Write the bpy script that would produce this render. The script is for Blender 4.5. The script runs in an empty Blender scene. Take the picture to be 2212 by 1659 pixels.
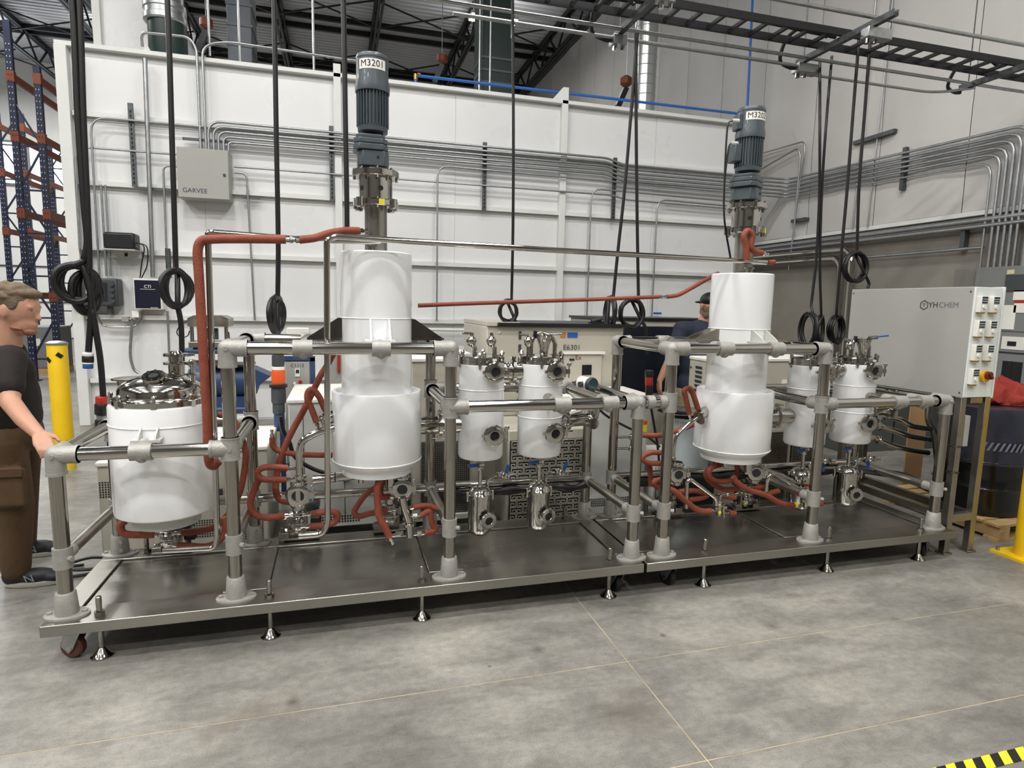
import bpy, bmesh, math, random
from mathutils import Vector as V, Matrix as M, noise
random.seed(7)
SC = bpy.context.scene
COL = SC.collection
PI = math.pi
# ------------------------------------------------------------------ camera
CAM_C = V((1.1401, -2.9051, 1.5565))
CAM_R = M(((0.962221158946, -0.271445100978, 0.0211659734780),
           (0.0143813884292, 0.128301852161, 0.991630884149),
           (0.271888979078, 0.953863822507, -0.127358514316)))
CAM_F = 1321.81
cam_d = bpy.data.cameras.new('camera')
cam_d.sensor_fit = 'HORIZONTAL'; cam_d.sensor_width = 36.0; cam_d.lens = CAM_F / 2212 * 36.0
cam_d.clip_end = 200
cam = bpy.data.objects.new('camera', cam_d); COL.objects.link(cam)
r_, u_, f_ = CAM_R
cam.matrix_world = M(((r_.x, u_.x, -f_.x, CAM_C.x), (r_.y, u_.y, -f_.y, CAM_C.y), (r_.z, u_.z, -f_.z, CAM_C.z), (0, 0, 0, 1)))
SC.camera = cam
def at(px, py, Y):
    "point of the plane y = Y seen at a pixel of the photograph"
    d = r_ * ((px - 1106) / CAM_F) - u_ * ((py - 829.5) / CAM_F) + f_
    return CAM_C + d * ((Y - CAM_C.y) / d.y)
def atx(px, py, X):
    d = r_ * ((px - 1106) / CAM_F) - u_ * ((py - 829.5) / CAM_F) + f_
    return CAM_C + d * ((X - CAM_C.x) / d.x)
def atz(px, py, Z):
    d = r_ * ((px - 1106) / CAM_F) - u_ * ((py - 829.5) / CAM_F) + f_
    return CAM_C + d * ((Z - CAM_C.z) / d.z)
# ------------------------------------------------------------------ world, lights, exposure
w = bpy.data.worlds.new('hall'); SC.world = w; w.use_nodes = True
w.node_tree.nodes['Background'].inputs[0].default_value = (0.82, 0.86, 0.9, 1)
w.node_tree.nodes['Background'].inputs[1].default_value = 0.35
SC.view_settings.view_transform = 'Standard'; SC.view_settings.look = 'None'
SC.view_settings.exposure = -0.06; SC.view_settings.gamma = 1.0; SC.view_settings.use_curve_mapping = False
LAMP_Z = 8.55
LAMPS = [(x, y) for x in (-9.0, -4.6, -0.4, 3.8) for y in (-8.6, -5.4, -2.4, 0.8)] + [(-9.0, 9.0), (-9.0, 13.0), (-9.0, 18.5), (-4.6, 9.0), (-4.6, 13.0), (-4.6, 18.5), (0.6, 11.0), (4.95, 12.85)]  # rear lamps, all but the last, added to brighten back wall and roof
LAMP_W = 150.0
for i, (x, y) in enumerate(LAMPS):
    ld = bpy.data.lights.new('lamp_light', 'AREA'); ld.shape = 'RECTANGLE'; ld.size = 1.15; ld.size_y = 0.4
    ld.energy = LAMP_W if y < 5 else (260 if x < 0 else 45); ld.color = (1.0, 0.985, 0.965)
    lo = bpy.data.objects.new('lamp_light', ld); lo.location = (x, y, LAMP_Z - 0.03); COL.objects.link(lo)
    up = bpy.data.lights.new('roof_fill', 'AREA'); up.shape = 'RECTANGLE'; up.size = 1.1; up.size_y = 0.35; up.energy = 80; up.color = ld.color  # upward fill added over each lamp to brighten the roof deck
    uo = bpy.data.objects.new('roof_fill', up); uo.location = (x, y, LAMP_Z + 0.12); uo.rotation_euler = (PI, 0, 0); COL.objects.link(uo)
# ------------------------------------------------------------------ materials
def lin(h):
    c = [int(h[i:i + 2], 16) / 255 for i in (0, 2, 4)]
    return tuple((v / 12.92 if v <= 0.04045 else ((v + 0.055) / 1.055) ** 2.4) for v in c) + (1,)
def mat(name, hexc, rough=0.5, metal=0.0, coat=0.0, var=0.0, scale=8.0, bump=0.0, bscale=60.0, stretch=None, emit=0, rvar=0.0, hex2=None, spec=None):
    m = bpy.data.materials.new(name); m.use_nodes = True
    n = m.node_tree.nodes; l = m.node_tree.links; b = n['Principled BSDF']
    c = lin(hexc); b.inputs['Base Color'].default_value = c; b.inputs['Roughness'].default_value = rough
    b.inputs['Metallic'].default_value = metal; b.inputs['Coat Weight'].default_value = coat
    if spec is not None: b.inputs['Specular IOR Level'].default_value = spec
    if emit: b.inputs['Emission Color'].default_value = c; b.inputs['Emission Strength'].default_value = emit
    if var or bump or rvar:
        tc = n.new('ShaderNodeTexCoord'); vec = tc.outputs['Object']
        if stretch:
            mp = n.new('ShaderNodeMapping'); mp.inputs['Scale'].default_value = stretch; l.new(vec, mp.inputs['Vector']); vec = mp.outputs[0]
        ns = n.new('ShaderNodeTexNoise'); ns.inputs['Scale'].default_value = scale; ns.inputs['Detail'].default_value = 6; l.new(vec, ns.inputs['Vector'])
        if var:
            mx = n.new('ShaderNodeMix'); mx.data_type = 'RGBA'
            c2 = lin(hex2) if hex2 else tuple(max(0, v * (1 - var)) for v in c[:3]) + (1,)
            mx.inputs['A'].default_value = c2; mx.inputs['B'].default_value = c if hex2 else tuple(min(1, v * (1 + var * .6)) for v in c[:3]) + (1,)
            rp = n.new('ShaderNodeValToRGB'); rp.color_ramp.elements[0].position = 0.34; rp.color_ramp.elements[1].position = 0.66
            l.new(ns.outputs[0], rp.inputs[0]); l.new(rp.outputs[0], mx.inputs['Factor']); l.new(mx.outputs['Result'], b.inputs['Base Color'])
        if rvar:
            mr = n.new('ShaderNodeMapRange'); mr.inputs['From Min'].default_value = .3; mr.inputs['From Max'].default_value = .7
            mr.inputs['To Min'].default_value = max(.02, rough - rvar); mr.inputs['To Max'].default_value = min(1, rough + rvar)
            l.new(ns.outputs[0], mr.inputs['Value']); l.new(mr.outputs[0], b.inputs['Roughness'])
        if bump:
            nb = n.new('ShaderNodeTexNoise'); nb.inputs['Scale'].default_value = bscale; nb.inputs['Detail'].default_value = 4; l.new(vec, nb.inputs['Vector'])
            bp = n.new('ShaderNodeBump'); bp.inputs['Strength'].default_value = bump; bp.inputs['Distance'].default_value = 0.01
            l.new(nb.outputs[0], bp.inputs['Height']); l.new(bp.outputs[0], b.inputs['Normal'])
    return m
STEEL = mat('polished_steel', 'b9b6b0', 0.1, 1.0, rvar=0.04, scale=6)
SATIN = mat('satin_tube', 'a19d95', 0.13, 1.0, rvar=0.05, scale=5)
DULL = mat('dull_steel', 'a9a59c', 0.34, 1.0, rvar=0.08, scale=7, var=.12)
BRUSH = mat('brushed_plate', 'a8a59e', 0.32, 1.0, rvar=0.04, scale=3, var=.03, stretch=(1, 6, 1))
PAN = mat('drip_pan', 'aeaba5', 0.24, .96, rvar=0.08, scale=1.6, var=.06, stretch=(1, 3.5, 1))
CAST = mat('cast_fitting', 'a3a19b', 0.5, 0.35, bump=.25, bscale=150, var=.08, scale=30)
GALV = mat('galvanised', 'a9acac', 0.38, 0.9, var=.12, scale=20)
GALVD = mat('strut_steel', '5b5f5f', 0.5, 0.7, var=.2, scale=30)
WHITE = mat('white_paint_gloss', 'eff0f0', 0.22, 0, coat=.35, var=.015, scale=3)
BOOTH = mat('white_panel', 'dfe0df', 0.3, 0, var=.025, scale=1.2, bump=.05, bscale=3, rvar=.06)
BOOTHT = mat('white_trim', 'dcddd9', 0.4, 0, var=.04, scale=3)
INSUL = mat('white_insulation', 'c4c2be', 0.5, 0, var=.05, scale=1.2, bump=.5, bscale=5)
CONCW = mat('concrete_wall', '8b867d', 0.8, 0, var=.08, scale=2.5, bump=.1, bscale=40)
DECK = mat('roof_deck', 'b2b4b8', 0.5, 0.1)
JOIST = mat('joist_paint', '141517', 0.5, 0.2)
BLACK = mat('black_rubber', '121212', 0.42, var=.1, scale=30)
BLACKP = mat('black_plastic', '18181a', 0.4)
DARKG = mat('dark_grey_plastic', '3d4145', 0.45)
MOTOR = mat('motor_grey_paint', '4b5459', 0.38, 0.1, coat=.15, var=.08, scale=25)
HOSE = mat('red_silicone_hose', '87412d', 0.62, 0, var=.14, scale=22, bump=.35, bscale=190)
ORANGE = mat('orange_plastic', 'e2571c', 0.4)
BLUEH = mat('blue_handle', '1f4f92', 0.42)
GREYBOX = mat('grey_enclosure', 'a1a19b', 0.42, var=.02, scale=3)
PANELG = mat('light_grey_paint', 'bfc0ba', 0.38, var=.02, scale=4)
PANELW = mat('pale_panel_face', 'dfe4e0', 0.35)
BEIGE = mat('beige_machine_paint', 'b9b4a6', 0.42, var=.03, scale=4)
BEIGEL = mat('pale_machine_top', 'e2e0d8', 0.4, var=.02, scale=4)
GRIDM = mat('grille_dark', '26282a', 0.6)
VOID = mat('dark_void', '0c0d0e', 0.7)
GLASSD = mat('dark_glass', '0b0d10', 0.08, coat=.5)
SCREEN = mat('dark_tinted_window', '1c2129', 0.25, bump=.15, bscale=200)
YELLOW = mat('yellow_paint', 'e6bd12', 0.42, var=.06, scale=5)
YELST = mat('yellow_sticker', 'e3cf2a', 0.5)
RED = mat('red_plastic', 'a32a1c', 0.4)
CLOTH = mat('red_cloth', '8c2b20', 0.85, bump=.4, bscale=40)
NAVYR = mat('rack_blue', '131b38', 0.45, 0.1)
ORR = mat('rack_orange', '70371f', 0.5, 0.1, var=.1)
BLUEC = mat('blue_machine', '31466a', 0.4, 0.1, var=.08)
BLUET = mat('blue_tape', '2459a8', 0.6)
AIRB = mat('blue_air_pipe', '2f66b8', 0.35)
GREEN = mat('dark_green_paint', '22332f', 0.4, 0.1)
DUCT = mat('grey_duct', '5c6166', 0.45, 0.6, var=.1)
SPIRAL = mat('spiral_duct', 'b6b8b6', 0.28, 0.9)
CARD = mat('cardboard', 'b08d63', 0.8, var=.06)
WOOD = mat('pallet_wood', 'b89a6a', 0.75, var=.2, scale=14, stretch=(1, 8, 8))
DRUM = mat('black_drum', '0e1013', 0.25, 0.2, coat=.3)
WRAP = mat('wrapped_carton', '2b2d3c', 0.3, 0, coat=.4, bump=.5, bscale=16)
BUCKET = mat('pale_blue_bucket', 'b9c4c6', 0.35)
LABELW = mat('white_label', 'eceae2', 0.5)
INK = mat('black_ink', '15161a', 0.6)
INKB = mat('dark_blue_ink', '26283f', 0.6)
NAVYP = mat('navy_panel', '171a2c', 0.3)
LCD = mat('screen_glass', '2c3b44', 0.15)
LABELR = mat('orange_label', 'ee5a3c', 0.55)
SKIN = mat('skin', 'b98a72', 0.5, var=.05, scale=12)
HAIR = mat('light_brown_hair', '6b5a43', 0.6, var=.35, scale=60, stretch=(1, 1, 5), bump=.6, bscale=90)
SHIRT = mat('dark_brown_shirt', '170e0b', 0.85, bump=.3, bscale=30)
PANTS = mat('brown_work_pants', '4d3820', 0.85, bump=.35, bscale=26, var=.1)
NAVYS = mat('navy_shirt', '23283a', 0.85, bump=.3, bscale=30)
KHAKI = mat('khaki_pants', '8a7f66', 0.85, bump=.3, bscale=26)
SHOE = mat('black_shoe', '15171a', 0.6)
SOLE = mat('pale_sole', '9a988f', 0.7)
LAMPM = mat('lamp_diffuser', 'fff6e8', 0.5, emit=7)
DAY = mat('daylight_pane', 'dcecf8', 0.3, emit=9)
MINT = mat('mint_strap', '9fc7b6', 0.5)
def floor_mat():
    m = bpy.data.materials.new('polished_concrete'); m.use_nodes = True
    n = m.node_tree.nodes; l = m.node_tree.links; b = n['Principled BSDF']
    g = n.new('ShaderNodeNewGeometry'); pos = g.outputs['Position']
    def ns(sc, det=5, dist=0, st=None):
        v = pos
        if st:
            mp = n.new('ShaderNodeMapping'); mp.inputs['Scale'].default_value = st; mp.inputs['Rotation'].default_value = (0, 0, .5); l.new(v, mp.inputs['Vector']); v = mp.outputs[0]
        t = n.new('ShaderNodeTexNoise'); t.inputs['Scale'].default_value = sc; t.inputs['Detail'].default_value = det; t.inputs['Distortion'].default_value = dist
        l.new(v, t.inputs['Vector']); return t.outputs[0]
    def ramp(inp, stops):
        r = n.new('ShaderNodeValToRGB'); e = r.color_ramp.elements
        while len(e) < len(stops): e.new(.5)
        for k, (p, c) in enumerate(stops): e[k].position = p; e[k].color = lin(c) if isinstance(c, str) else (c, c, c, 1)
        l.new(inp, r.inputs[0]); return r.outputs[0]
    def mul(a, bb, fac=1.0, mode='MULTIPLY'):
        x = n.new('ShaderNodeMix'); x.data_type = 'RGBA'; x.blend_type = mode; x.inputs['Factor'].default_value = fac
        l.new(a, x.inputs['A']); l.new(bb, x.inputs['B']); return x.outputs['Result']
    base = ramp(ns(.9, 6, .6), [(.28, '75736d'), (.5, '8d8a83'), (.72, 'a5a198')])
    c = mul(base, ramp(ns(3.2, 8, .8, (1, 2.2, 1)), [(.3, .62), (.62, 1.0)]), .85)
    c = mul(c, ramp(ns(26, 8), [(.3, .7), (.62, 1.0)]), .6); c = mul(c, ramp(ns(9, 8, 1.2, (1, 3, 1)), [(.35, .78), (.6, 1.0)]), .6)
    c = mul(c, ramp(ns(140, 3), [(.34, .66), (.56, 1.0)]), .5)
    brown = n.new('ShaderNodeMix'); brown.data_type = 'RGBA'; brown.inputs['B'].default_value = lin('6e6151'); l.new(c, brown.inputs['A'])
    l.new(ramp(ns(1.3, 3, 1.0, (1.3, 1, 1)), [(.66, 0.0), (.8, .5)]), brown.inputs['Factor'])
    c = brown.outputs['Result']
    # a few real stains with a place of their own
    for (sx, sy, sr, k) in ((2.22, -0.93, .16, .55), (.95, -.55, .03, .8), (2.0, -.43, .035, .7), (2.62, -.45, .02, .9), (3.2, -.5, .05, .6), (1.75, -.50, .012, .9)):
        d = n.new('ShaderNodeVectorMath'); d.operation = 'DISTANCE'; l.new(pos, d.inputs[0]); d.inputs[1].default_value = (sx, sy, 0)
        ad = n.new('ShaderNodeMath'); ad.operation = 'MULTIPLY_ADD'; l.new(ns(9, 3), ad.inputs[0]); ad.inputs[1].default_value = sr * .9; l.new(d.outputs['Value'], ad.inputs[2])
        rr = n.new('ShaderNodeMapRange'); rr.inputs['From Min'].default_value = sr * .5; rr.inputs['From Max'].default_value = sr * 1.6; rr.inputs['To Min'].default_value = k; rr.inputs['To Max'].default_value = 0
        l.new(ad.outputs[0], rr.inputs['Value'])
        x = n.new('ShaderNodeMix'); x.data_type = 'RGBA'; x.inputs['B'].default_value = lin('4e453b'); l.new(c, x.inputs['A']); l.new(rr.outputs[0], x.inputs['Factor']); c = x.outputs['Result']
    l.new(c, b.inputs['Base Color'])
    rg = n.new('ShaderNodeMapRange'); rg.inputs['To Min'].default_value = .34; rg.inputs['To Max'].default_value = .6; l.new(ns(2.2, 6, .5), rg.inputs['Value']); l.new(rg.outputs[0], b.inputs['Roughness'])
    bp = n.new('ShaderNodeBump'); bp.inputs['Strength'].default_value = .06; bp.inputs['Distance'].default_value = .01; l.new(ns(60, 5), bp.inputs['Height']); l.new(bp.outputs[0], b.inputs['Normal'])
    b.inputs['Specular IOR Level'].default_value = .4
    return m
FLOOR = floor_mat()
# ------------------------------------------------------------------ mesh helpers
def frame(d):
    d = V(d).normalized(); a = V((0, 0, 1)) if abs(d.z) < .9 else V((1, 0, 0))
    u = d.cross(a).normalized(); return u, u.cross(d).normalized() * -1, d
class MB:
    def __init__(s): s.v = []; s.f = []
    def add(s, vs, fs):
        o = len(s.v); s.v += [V(p) for p in vs]; s.f += [[i + o for i in f] for f in fs]; return s
    def box(s, x0, x1, y0, y1, z0, z1):
        p = [(x, y, z) for z in (z0, z1) for y in (y0, y1) for x in (x0, x1)]
        return s.add(p, [(0, 2, 3, 1), (4, 5, 7, 6), (0, 1, 5, 4), (2, 6, 7, 3), (0, 4, 6, 2), (1, 3, 7, 5)])
    def obox(s, c, size, R=None):
        R = R or M.Identity(3); c = V(c); q = MB().box(-size[0] / 2, size[0] / 2, -size[1] / 2, size[1] / 2, -size[2] / 2, size[2] / 2)
        return s.add([c + R @ p for p in q.v], q.f)
    def bar(s, a, b, w, h=None, up=(0, 0, 1)):
        a = V(a); b = V(b); d = (b - a); L = d.length; d = d.normalized(); u = V(up)
        if abs(d.dot(u)) > .95: u = V((0, 1, 0))
        x = d.cross(u).normalized(); z = x.cross(d).normalized()
        R = M((x, d, z)).transposed(); return s.obox((a + b) / 2, (w, L, h or w), R)
    def loft(s, rings, cap0=True, cap1=True):
        n = len(rings[0]); o = len(s.v); s.v += [V(p) for r in rings for p in r]
        for i in range(len(rings) - 1):
            for k in range(n):
                a = o + i * n + k; b = o + i * n + (k + 1) % n; s.f.append([a, b, b + n, a + n])
        if cap0: s.f.append([o + k for k in range(n)][::-1])
        if cap1: s.f.append([o + (len(rings) - 1) * n + k for k in range(n)])
        return s
    def lathe(s, c, prof, axis=(0, 0, 1), n=24, cap0=True, cap1=True, sx=1, sy=1):
        u, v, d = frame(axis) if tuple(axis) != (0, 0, 1) else (V((1, 0, 0)), V((0, 1, 0)), V((0, 0, 1)))
        c = V(c); return s.loft([[c + d * z + (u * math.cos(2 * PI * k / n) * sx + v * math.sin(2 * PI * k / n) * sy) * r for k in range(n)] for r, z in prof], cap0, cap1)
    def cyl(s, a, b, r, r2=None, n=14, cap=True):
        a = V(a); b = V(b); return s.lathe(a, [(r, 0), (r if r2 is None else r2, (b - a).length)], (b - a), n, cap, cap)
    def sph(s, c, r, n=12, m=8, R=None):
        if not hasattr(r, '__len__'): r = (r, r, r)
        c = V(c); R = R or M.Identity(3); rings = []
        for i in range(m + 1):
            t = -PI / 2 + PI * (i + (.02 if i == 0 else -.02 if i == m else 0)) / m
            rings.append([c + R @ V((r[0] * math.cos(t) * math.cos(2 * PI * k / n), r[1] * math.cos(t) * math.sin(2 * PI * k / n), r[2] * math.sin(t))) for k in range(n)])
        return s.loft(rings)
    def tube(s, pts, r, n=8, cap=True, closed=False):
        pts = [V(p) for p in pts]; N = len(pts); rings = []; u = None
        for i, p in enumerate(pts):
            if closed: d = pts[(i + 1) % N] - pts[i - 1]
            else: d = pts[min(i + 1, N - 1)] - pts[max(i - 1, 0)]
            if d.length < 1e-9: d = V((0, 0, 1))
            d.normalize()
            if u is None: u = frame(d)[0]
            u = (u - d * u.dot(d)); u = u.normalized() if u.length > 1e-6 else frame(d)[0]
            v = d.cross(u); rr = r[i] if hasattr(r, '__len__') else r
            rings.append([p + (u * math.cos(2 * PI * k / n) + v * math.sin(2 * PI * k / n)) * rr for k in range(n)])
        if closed: rings.append(rings[0]); return s.loft(rings, False, False)
        return s.loft(rings, cap, cap)
    def torus(s, c, axis, R, r, n=24, m=8):
        u, v, d = frame(axis); c = V(c)
        return s.tube([c + (u * math.cos(2 * PI * k / n) + v * math.sin(2 * PI * k / n)) * R for k in range(n)], r, m, closed=True)
    def prism(s, poly, off):
        n = len(poly); off = V(off); p = [V(q) for q in poly]
        return s.add(p + [q + off for q in p], [list(range(n))[::-1], list(range(n, 2 * n))] + [[k, (k + 1) % n, (k + 1) % n + n, k + n] for k in range(n)])
    def merge(s, o): return s.add(o.v, o.f)
    def xf(s, mtx): s.v = [mtx @ p for p in s.v]; return s
    def build(s, name, m, parent=None, smooth=35, bevel=0, flip=False):
        me = bpy.data.meshes.new(name)
        if parent is None:
            lo = V([min(p[i] for p in s.v) for i in range(3)]); hi = V([max(p[i] for p in s.v) for i in range(3)])
            org = V(((lo.x + hi.x) / 2, (lo.y + hi.y) / 2, lo.z))
        else:
            org = parent
            while org.parent: org = org.parent
            org = V(org.location)
        me.from_pydata([p - org for p in s.v], [], s.f)
        bm = bmesh.new(); bm.from_mesh(me); bmesh.ops.recalc_face_normals(bm, faces=bm.faces); bm.to_mesh(me); bm.free()
        if smooth:
            for p in me.polygons: p.use_smooth = True
            me.set_sharp_from_angle(angle=math.radians(smooth))
        me.materials.append(m)
        o = bpy.data.objects.new(name, me); COL.objects.link(o)
        if parent is None: o.location = org
        else: o.parent = parent
        if bevel:
            b = o.modifiers.new('bevel', 'BEVEL'); b.width = bevel; b.segments = 2; b.limit_method = 'ANGLE'
        return o
def tag(o, label, cat, group=None):
    o['label'] = label; o['category'] = cat
    if group: o['group'] = group
    return o
def thing(name, label, cat, loc=(0, 0, 0), group=None):
    o = bpy.data.objects.new(name, None); o.empty_display_size = .1; COL.objects.link(o); o.location = loc
    return tag(o, label, cat, group)
def struct(o): o['kind'] = 'structure'; return o
def stuff(o): o['kind'] = 'stuff'; return o
def share(o, name, parent, off=(0, 0, 0), R=None):
    "another piece with the same mesh"
    c = o.copy(); c.name = name; COL.objects.link(c); c.parent = parent; c.location = V(o.location) + V(off)
    if R is not None: c.rotation_euler = R
    return c
def roundpath(pts, rad, k=5):
    pts = [V(p) for p in pts]; out = [pts[0]]
    for i in range(1, len(pts) - 1):
        a, b, c = pts[i - 1], pts[i], pts[i + 1]; d1 = a - b; d2 = c - b
        q = min(rad, d1.length * .48, d2.length * .48); p0 = b + d1.normalized() * q; p2 = b + d2.normalized() * q
        for j in range(k + 1):
            t = j / k; out.append(p0 * (1 - t) ** 2 + b * 2 * t * (1 - t) + p2 * t * t)
    return out + [pts[-1]]
def spline(pts, k=6):
    pts = [V(p) for p in pts]; P = [pts[0] * 2 - pts[1]] + pts + [pts[-1] * 2 - pts[-2]]; out = []
    for i in range(1, len(P) - 2):
        for j in range(k):
            t = j / k; a, b, c, d = P[i - 1], P[i], P[i + 1], P[i + 2]
            out.append(((b * 2) + (c - a) * t + (a * 2 - b * 5 + c * 4 - d) * t * t + (b * 3 - a - c * 3 + d) * t ** 3) * .5)
    return out + [pts[-1]]
_txt = {}
def text_mb(s, size, mtx, bend=None, align='CENTER', extr=0.0):
    "flat letters laid in the matrix' xy plane; bend=(radius) wraps x round a vertical cylinder"
    if (s, align) not in _txt:
        c = bpy.data.curves.new('t', 'FONT'); c.body = s; c.size = 1; c.align_x = align; c.align_y = 'CENTER'; c.resolution_u = 3; c.offset = .0
        o = bpy.data.objects.new('t', c); COL.objects.link(o)
        me = bpy.data.meshes.new_from_object(o.evaluated_get(bpy.context.evaluated_depsgraph_get()))
        _txt[(s, align)] = ([V(v.co) for v in me.vertices], [list(p.vertices) for p in me.polygons])
        bpy.data.objects.remove(o); bpy.data.meshes.remove(me)
    vs, fs = _txt[(s, align)]; mb = MB()
    if bend:
        pts = [V((math.sin(v.x * size / bend) * bend, v.y * size, math.cos(v.x * size / bend) * bend)) for v in vs]
    else: pts = [v * size for v in vs]
    mb.v = [mtx @ p for p in pts]; mb.f = [list(f) for f in fs]; return mb
def face_mtx(c, right, up):
    x = V(right).normalized(); y = V(up).normalized(); z = x.cross(y)
    m = M((x, y, z)).transposed().to_4x4(); m.translation = V(c); return m
ORD = ['topmost', 'second from the top', 'third from the top', 'fourth from the top', 'fifth from the top', 'lowest']
FRONT = lambda c: face_mtx(c, (1, 0, 0), (0, 0, 1))
# ================================================================== SETTING
XR, YB, YW, XL, YF = 8.06, 23.0, 5.606, -16.0, -12.0
fl = struct(MB().box(XL, XR + .2, YF, YB + .2, -.25, -.0012).build('floor', mat('joint_filler', 'b0a288', .8, var=.3, scale=5)))
cx = [XL, -6.8, -2.25, 2.355, 4.70, XR]; cy = [YF, -5.2, -1.225, -.61, 3.1, 7.6, 12.2, 16.8, YB]; J = .0028
for i in range(len(cx) - 1):
    for k in range(len(cy) - 1):
        MB().box(cx[i] + J, cx[i + 1] - J, cy[k] + J, cy[k + 1] - J, -.0011, 0).build('slab', FLOOR, fl, smooth=0)
wr = struct(MB().box(XR, XR + .2, YF, YB, 0, 9.6).build('wall_right', CONCW))
struct(MB().box(XL, XR, YB, YB + .2, 0, 9.6).build('wall_back', mat('back_wall', 'ecedeb', .6, var=.03, scale=2)))
struct(MB().box(XL - .2, XL, YF, YB, 0, 9.6).build('wall_left', mat('side_wall', '8a8986', .6)))
struct(MB().box(XL, XR, YF - .2, YF, 0, 9.6).build('wall_front', mat('front_wall', '55534f', .7)))
# quilted insulation panels on the right wall
def insul_panel(y0, y1, z0, z1):
    ny, nz = (8, 28); mb = MB(); vs = []
    for j in range(nz + 1):
        for i in range(ny + 1):
            y = y0 + (y1 - y0) * i / ny; z = z0 + (z1 - z0) * j / nz; e = min(i, ny - i) / ny * 2; ez = min(j, nz - j) / nz
            b = .03 + .022 * min(1, e * 2.2) * min(1, .3 + ez * 6) + .02 * noise.noise((y * 1.3, z * 1.1, 3)) * (1 if 0 < i < ny else 0) + (.012 * noise.noise((y * 6, z * 2, 9)) if z < 4.2 else 0)
            for (py, pz) in ((3.43, 3.38), (5.3, 3.4), (5.15, 2.95), (4.0, 3.82), (3.4, 2.95)):      # pinched where struts bolt through it
                dd = math.hypot(y - py, z - pz); b -= .045 * math.exp(-(dd / .16) ** 2)
            vs.append((XR - max(.006, b), y, z))
    fs = [(j * (ny + 1) + i, j * (ny + 1) + i + 1, (j + 1) * (ny + 1) + i + 1, (j + 1) * (ny + 1) + i) for j in range(nz) for i in range(ny)]
    mb.add(vs, fs); mb.build('insulation_panel', INSUL, wr, smooth=60)
y = YF
while y < YB - .2:
    insul_panel(y + .004, min(y + 1.22, YB) - .004, 2.72, 9.45); y += 1.22
MB().box(XR - .045, XR, YF, YB, 2.66, 2.715).build('bottom_trim', BOOTHT, wr, bevel=.004)
# roof deck: real corrugation running along x
mb = MB(); prof = [(0, 0), (.09, 0), (.115, .05), (.185, .05), (.21, 0)]; pts = []
yy = YF
while yy < YB: pts += [(yy + a, 9.5 + b) for a, b in prof[:-1]]; yy += .21
vs = [];
for (a, b) in pts: vs += [(XL, a, b), (XR, a, b)]
mb.add(vs, [(2 * i, 2 * i + 1, 2 * i + 3, 2 * i + 2) for i in range(len(pts) - 1)])
ceil = struct(mb.build('ceiling', DECK, smooth=0))
def joist(x, y0, y1):
    mb = MB(); zb, zt = 8.72, 9.4
    for s in (-.045, .045):
        mb.box(x + s - .03, x + s + .03, y0, y1, zt - .05, zt + .09); mb.box(x + s - .03, x + s + .03, y0, y1, zb - .03, zb + .03)
    n = int((y1 - y0) / .75); d = (y1 - y0) / n
    for i in range(n):
        a = (x, y0 + i * d, zb if i % 2 else zt); b = (x, y0 + (i + 1) * d, zt if i % 2 else zb); mb.bar(a, b, .045)
    mb.build('joist', JOIST, ceil, smooth=0)
for x in (-12.75, -10.25, -7.75, -5.25, -2.75, -.25, 2.25, 4.75, 7.25): joist(x, YF + .1, YB - .1)
for yv in (-6, -1.5, 3, 7.5, 11.2, 14.6, 18.2, 21.0):
    for x0 in (-12.75, -10.25, -7.75, -5.25, -2.75, -.25, 2.25, 4.75):
        MB().bar((x0, yv, 8.72), (x0 + 2.5, yv, 9.4), .035).bar((x0, yv + .05, 9.4), (x0 + 2.5, yv + .05, 8.72), .035).build('cross_brace', JOIST, ceil, smooth=0)
for yv in (4.4, 9.3, 9.9, 12.9, 16.2, 16.9, 19.6, 20.0):
    MB().box(XL, XR - .1, yv - .045, yv + .045, 9.36, 9.5).build('purlin', JOIST, ceil, smooth=0)
MB().box(XR - .14, XR - .02, YF, YB, 9.3, 9.5).build('ledger_angle', GALVD, ceil, smooth=0)
# far window strip in the back wall at the left, daylight behind
for i, (x0, x1) in enumerate(((-13.2, -10.9), (-10.8, -9.25), (-9.15, -7.55))):
    wf = MB()
    for a in ((x0, x1, 5.32, 5.4), (x0, x1, 6.75, 6.83), (x0, x0 + .07, 5.4, 6.75), (x1 - .07, x1, 5.4, 6.75)): wf.box(a[0], a[1], YB - .07, YB, a[2], a[3])
    o = struct(wf.build('window_%d' % (i + 1), GALV)); MB().box(x0 + .07, x1 - .07, YB - .05, YB - .03, 5.4, 6.75).build('pane', DAY, o, smooth=0)
struct(MB().box(XL, -1.9, YB - .04, YB, 2.55, 2.6).box(XL, -1.9, YB - .04, YB, 1.3, 1.34).build('trim_1', GALVD))
# ------------------------------------------------------------------ white panel room behind the skids (part of the building)
XW0, XW1 = -1.86, 7.18
bw = struct(MB().box(XW0 + .02, XW1, YW + .02, YW + .12, 0, 4.36).build('wall_center', BOOTH))
ZG = [.53, 1.30, 2.08, 2.86, 3.63]
xs = [XW0 + .12, -.42, 1.15, 2.7, 4.22, 5.7, XW1]
zs = [.02] + ZG + [4.34]
for i in range(len(xs) - 1):
    for k in range(len(zs) - 1):
        MB().box(xs[i] + .002, xs[i + 1] - .002, YW + .008 + .004 * ((i + k) % 2), YW + .022, zs[k] + .002, zs[k + 1] - .002).build('wall_panel', BOOTH, bw, smooth=0)
for z in ZG:
    for (a, b) in ((XW0 + .1, 1.13), (1.21, 4.19), (4.28, XW1)):
        m = MB().box(a, b, YW - .055, YW + .006, z + .03, z + .042).box(a, b, YW - .055, YW - .047, z - .012, z + .03).box(a, b, YW - .004, YW + .006, z - .045, z + .03)
        m.build('girt', BOOTHT, bw, smooth=0)
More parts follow.
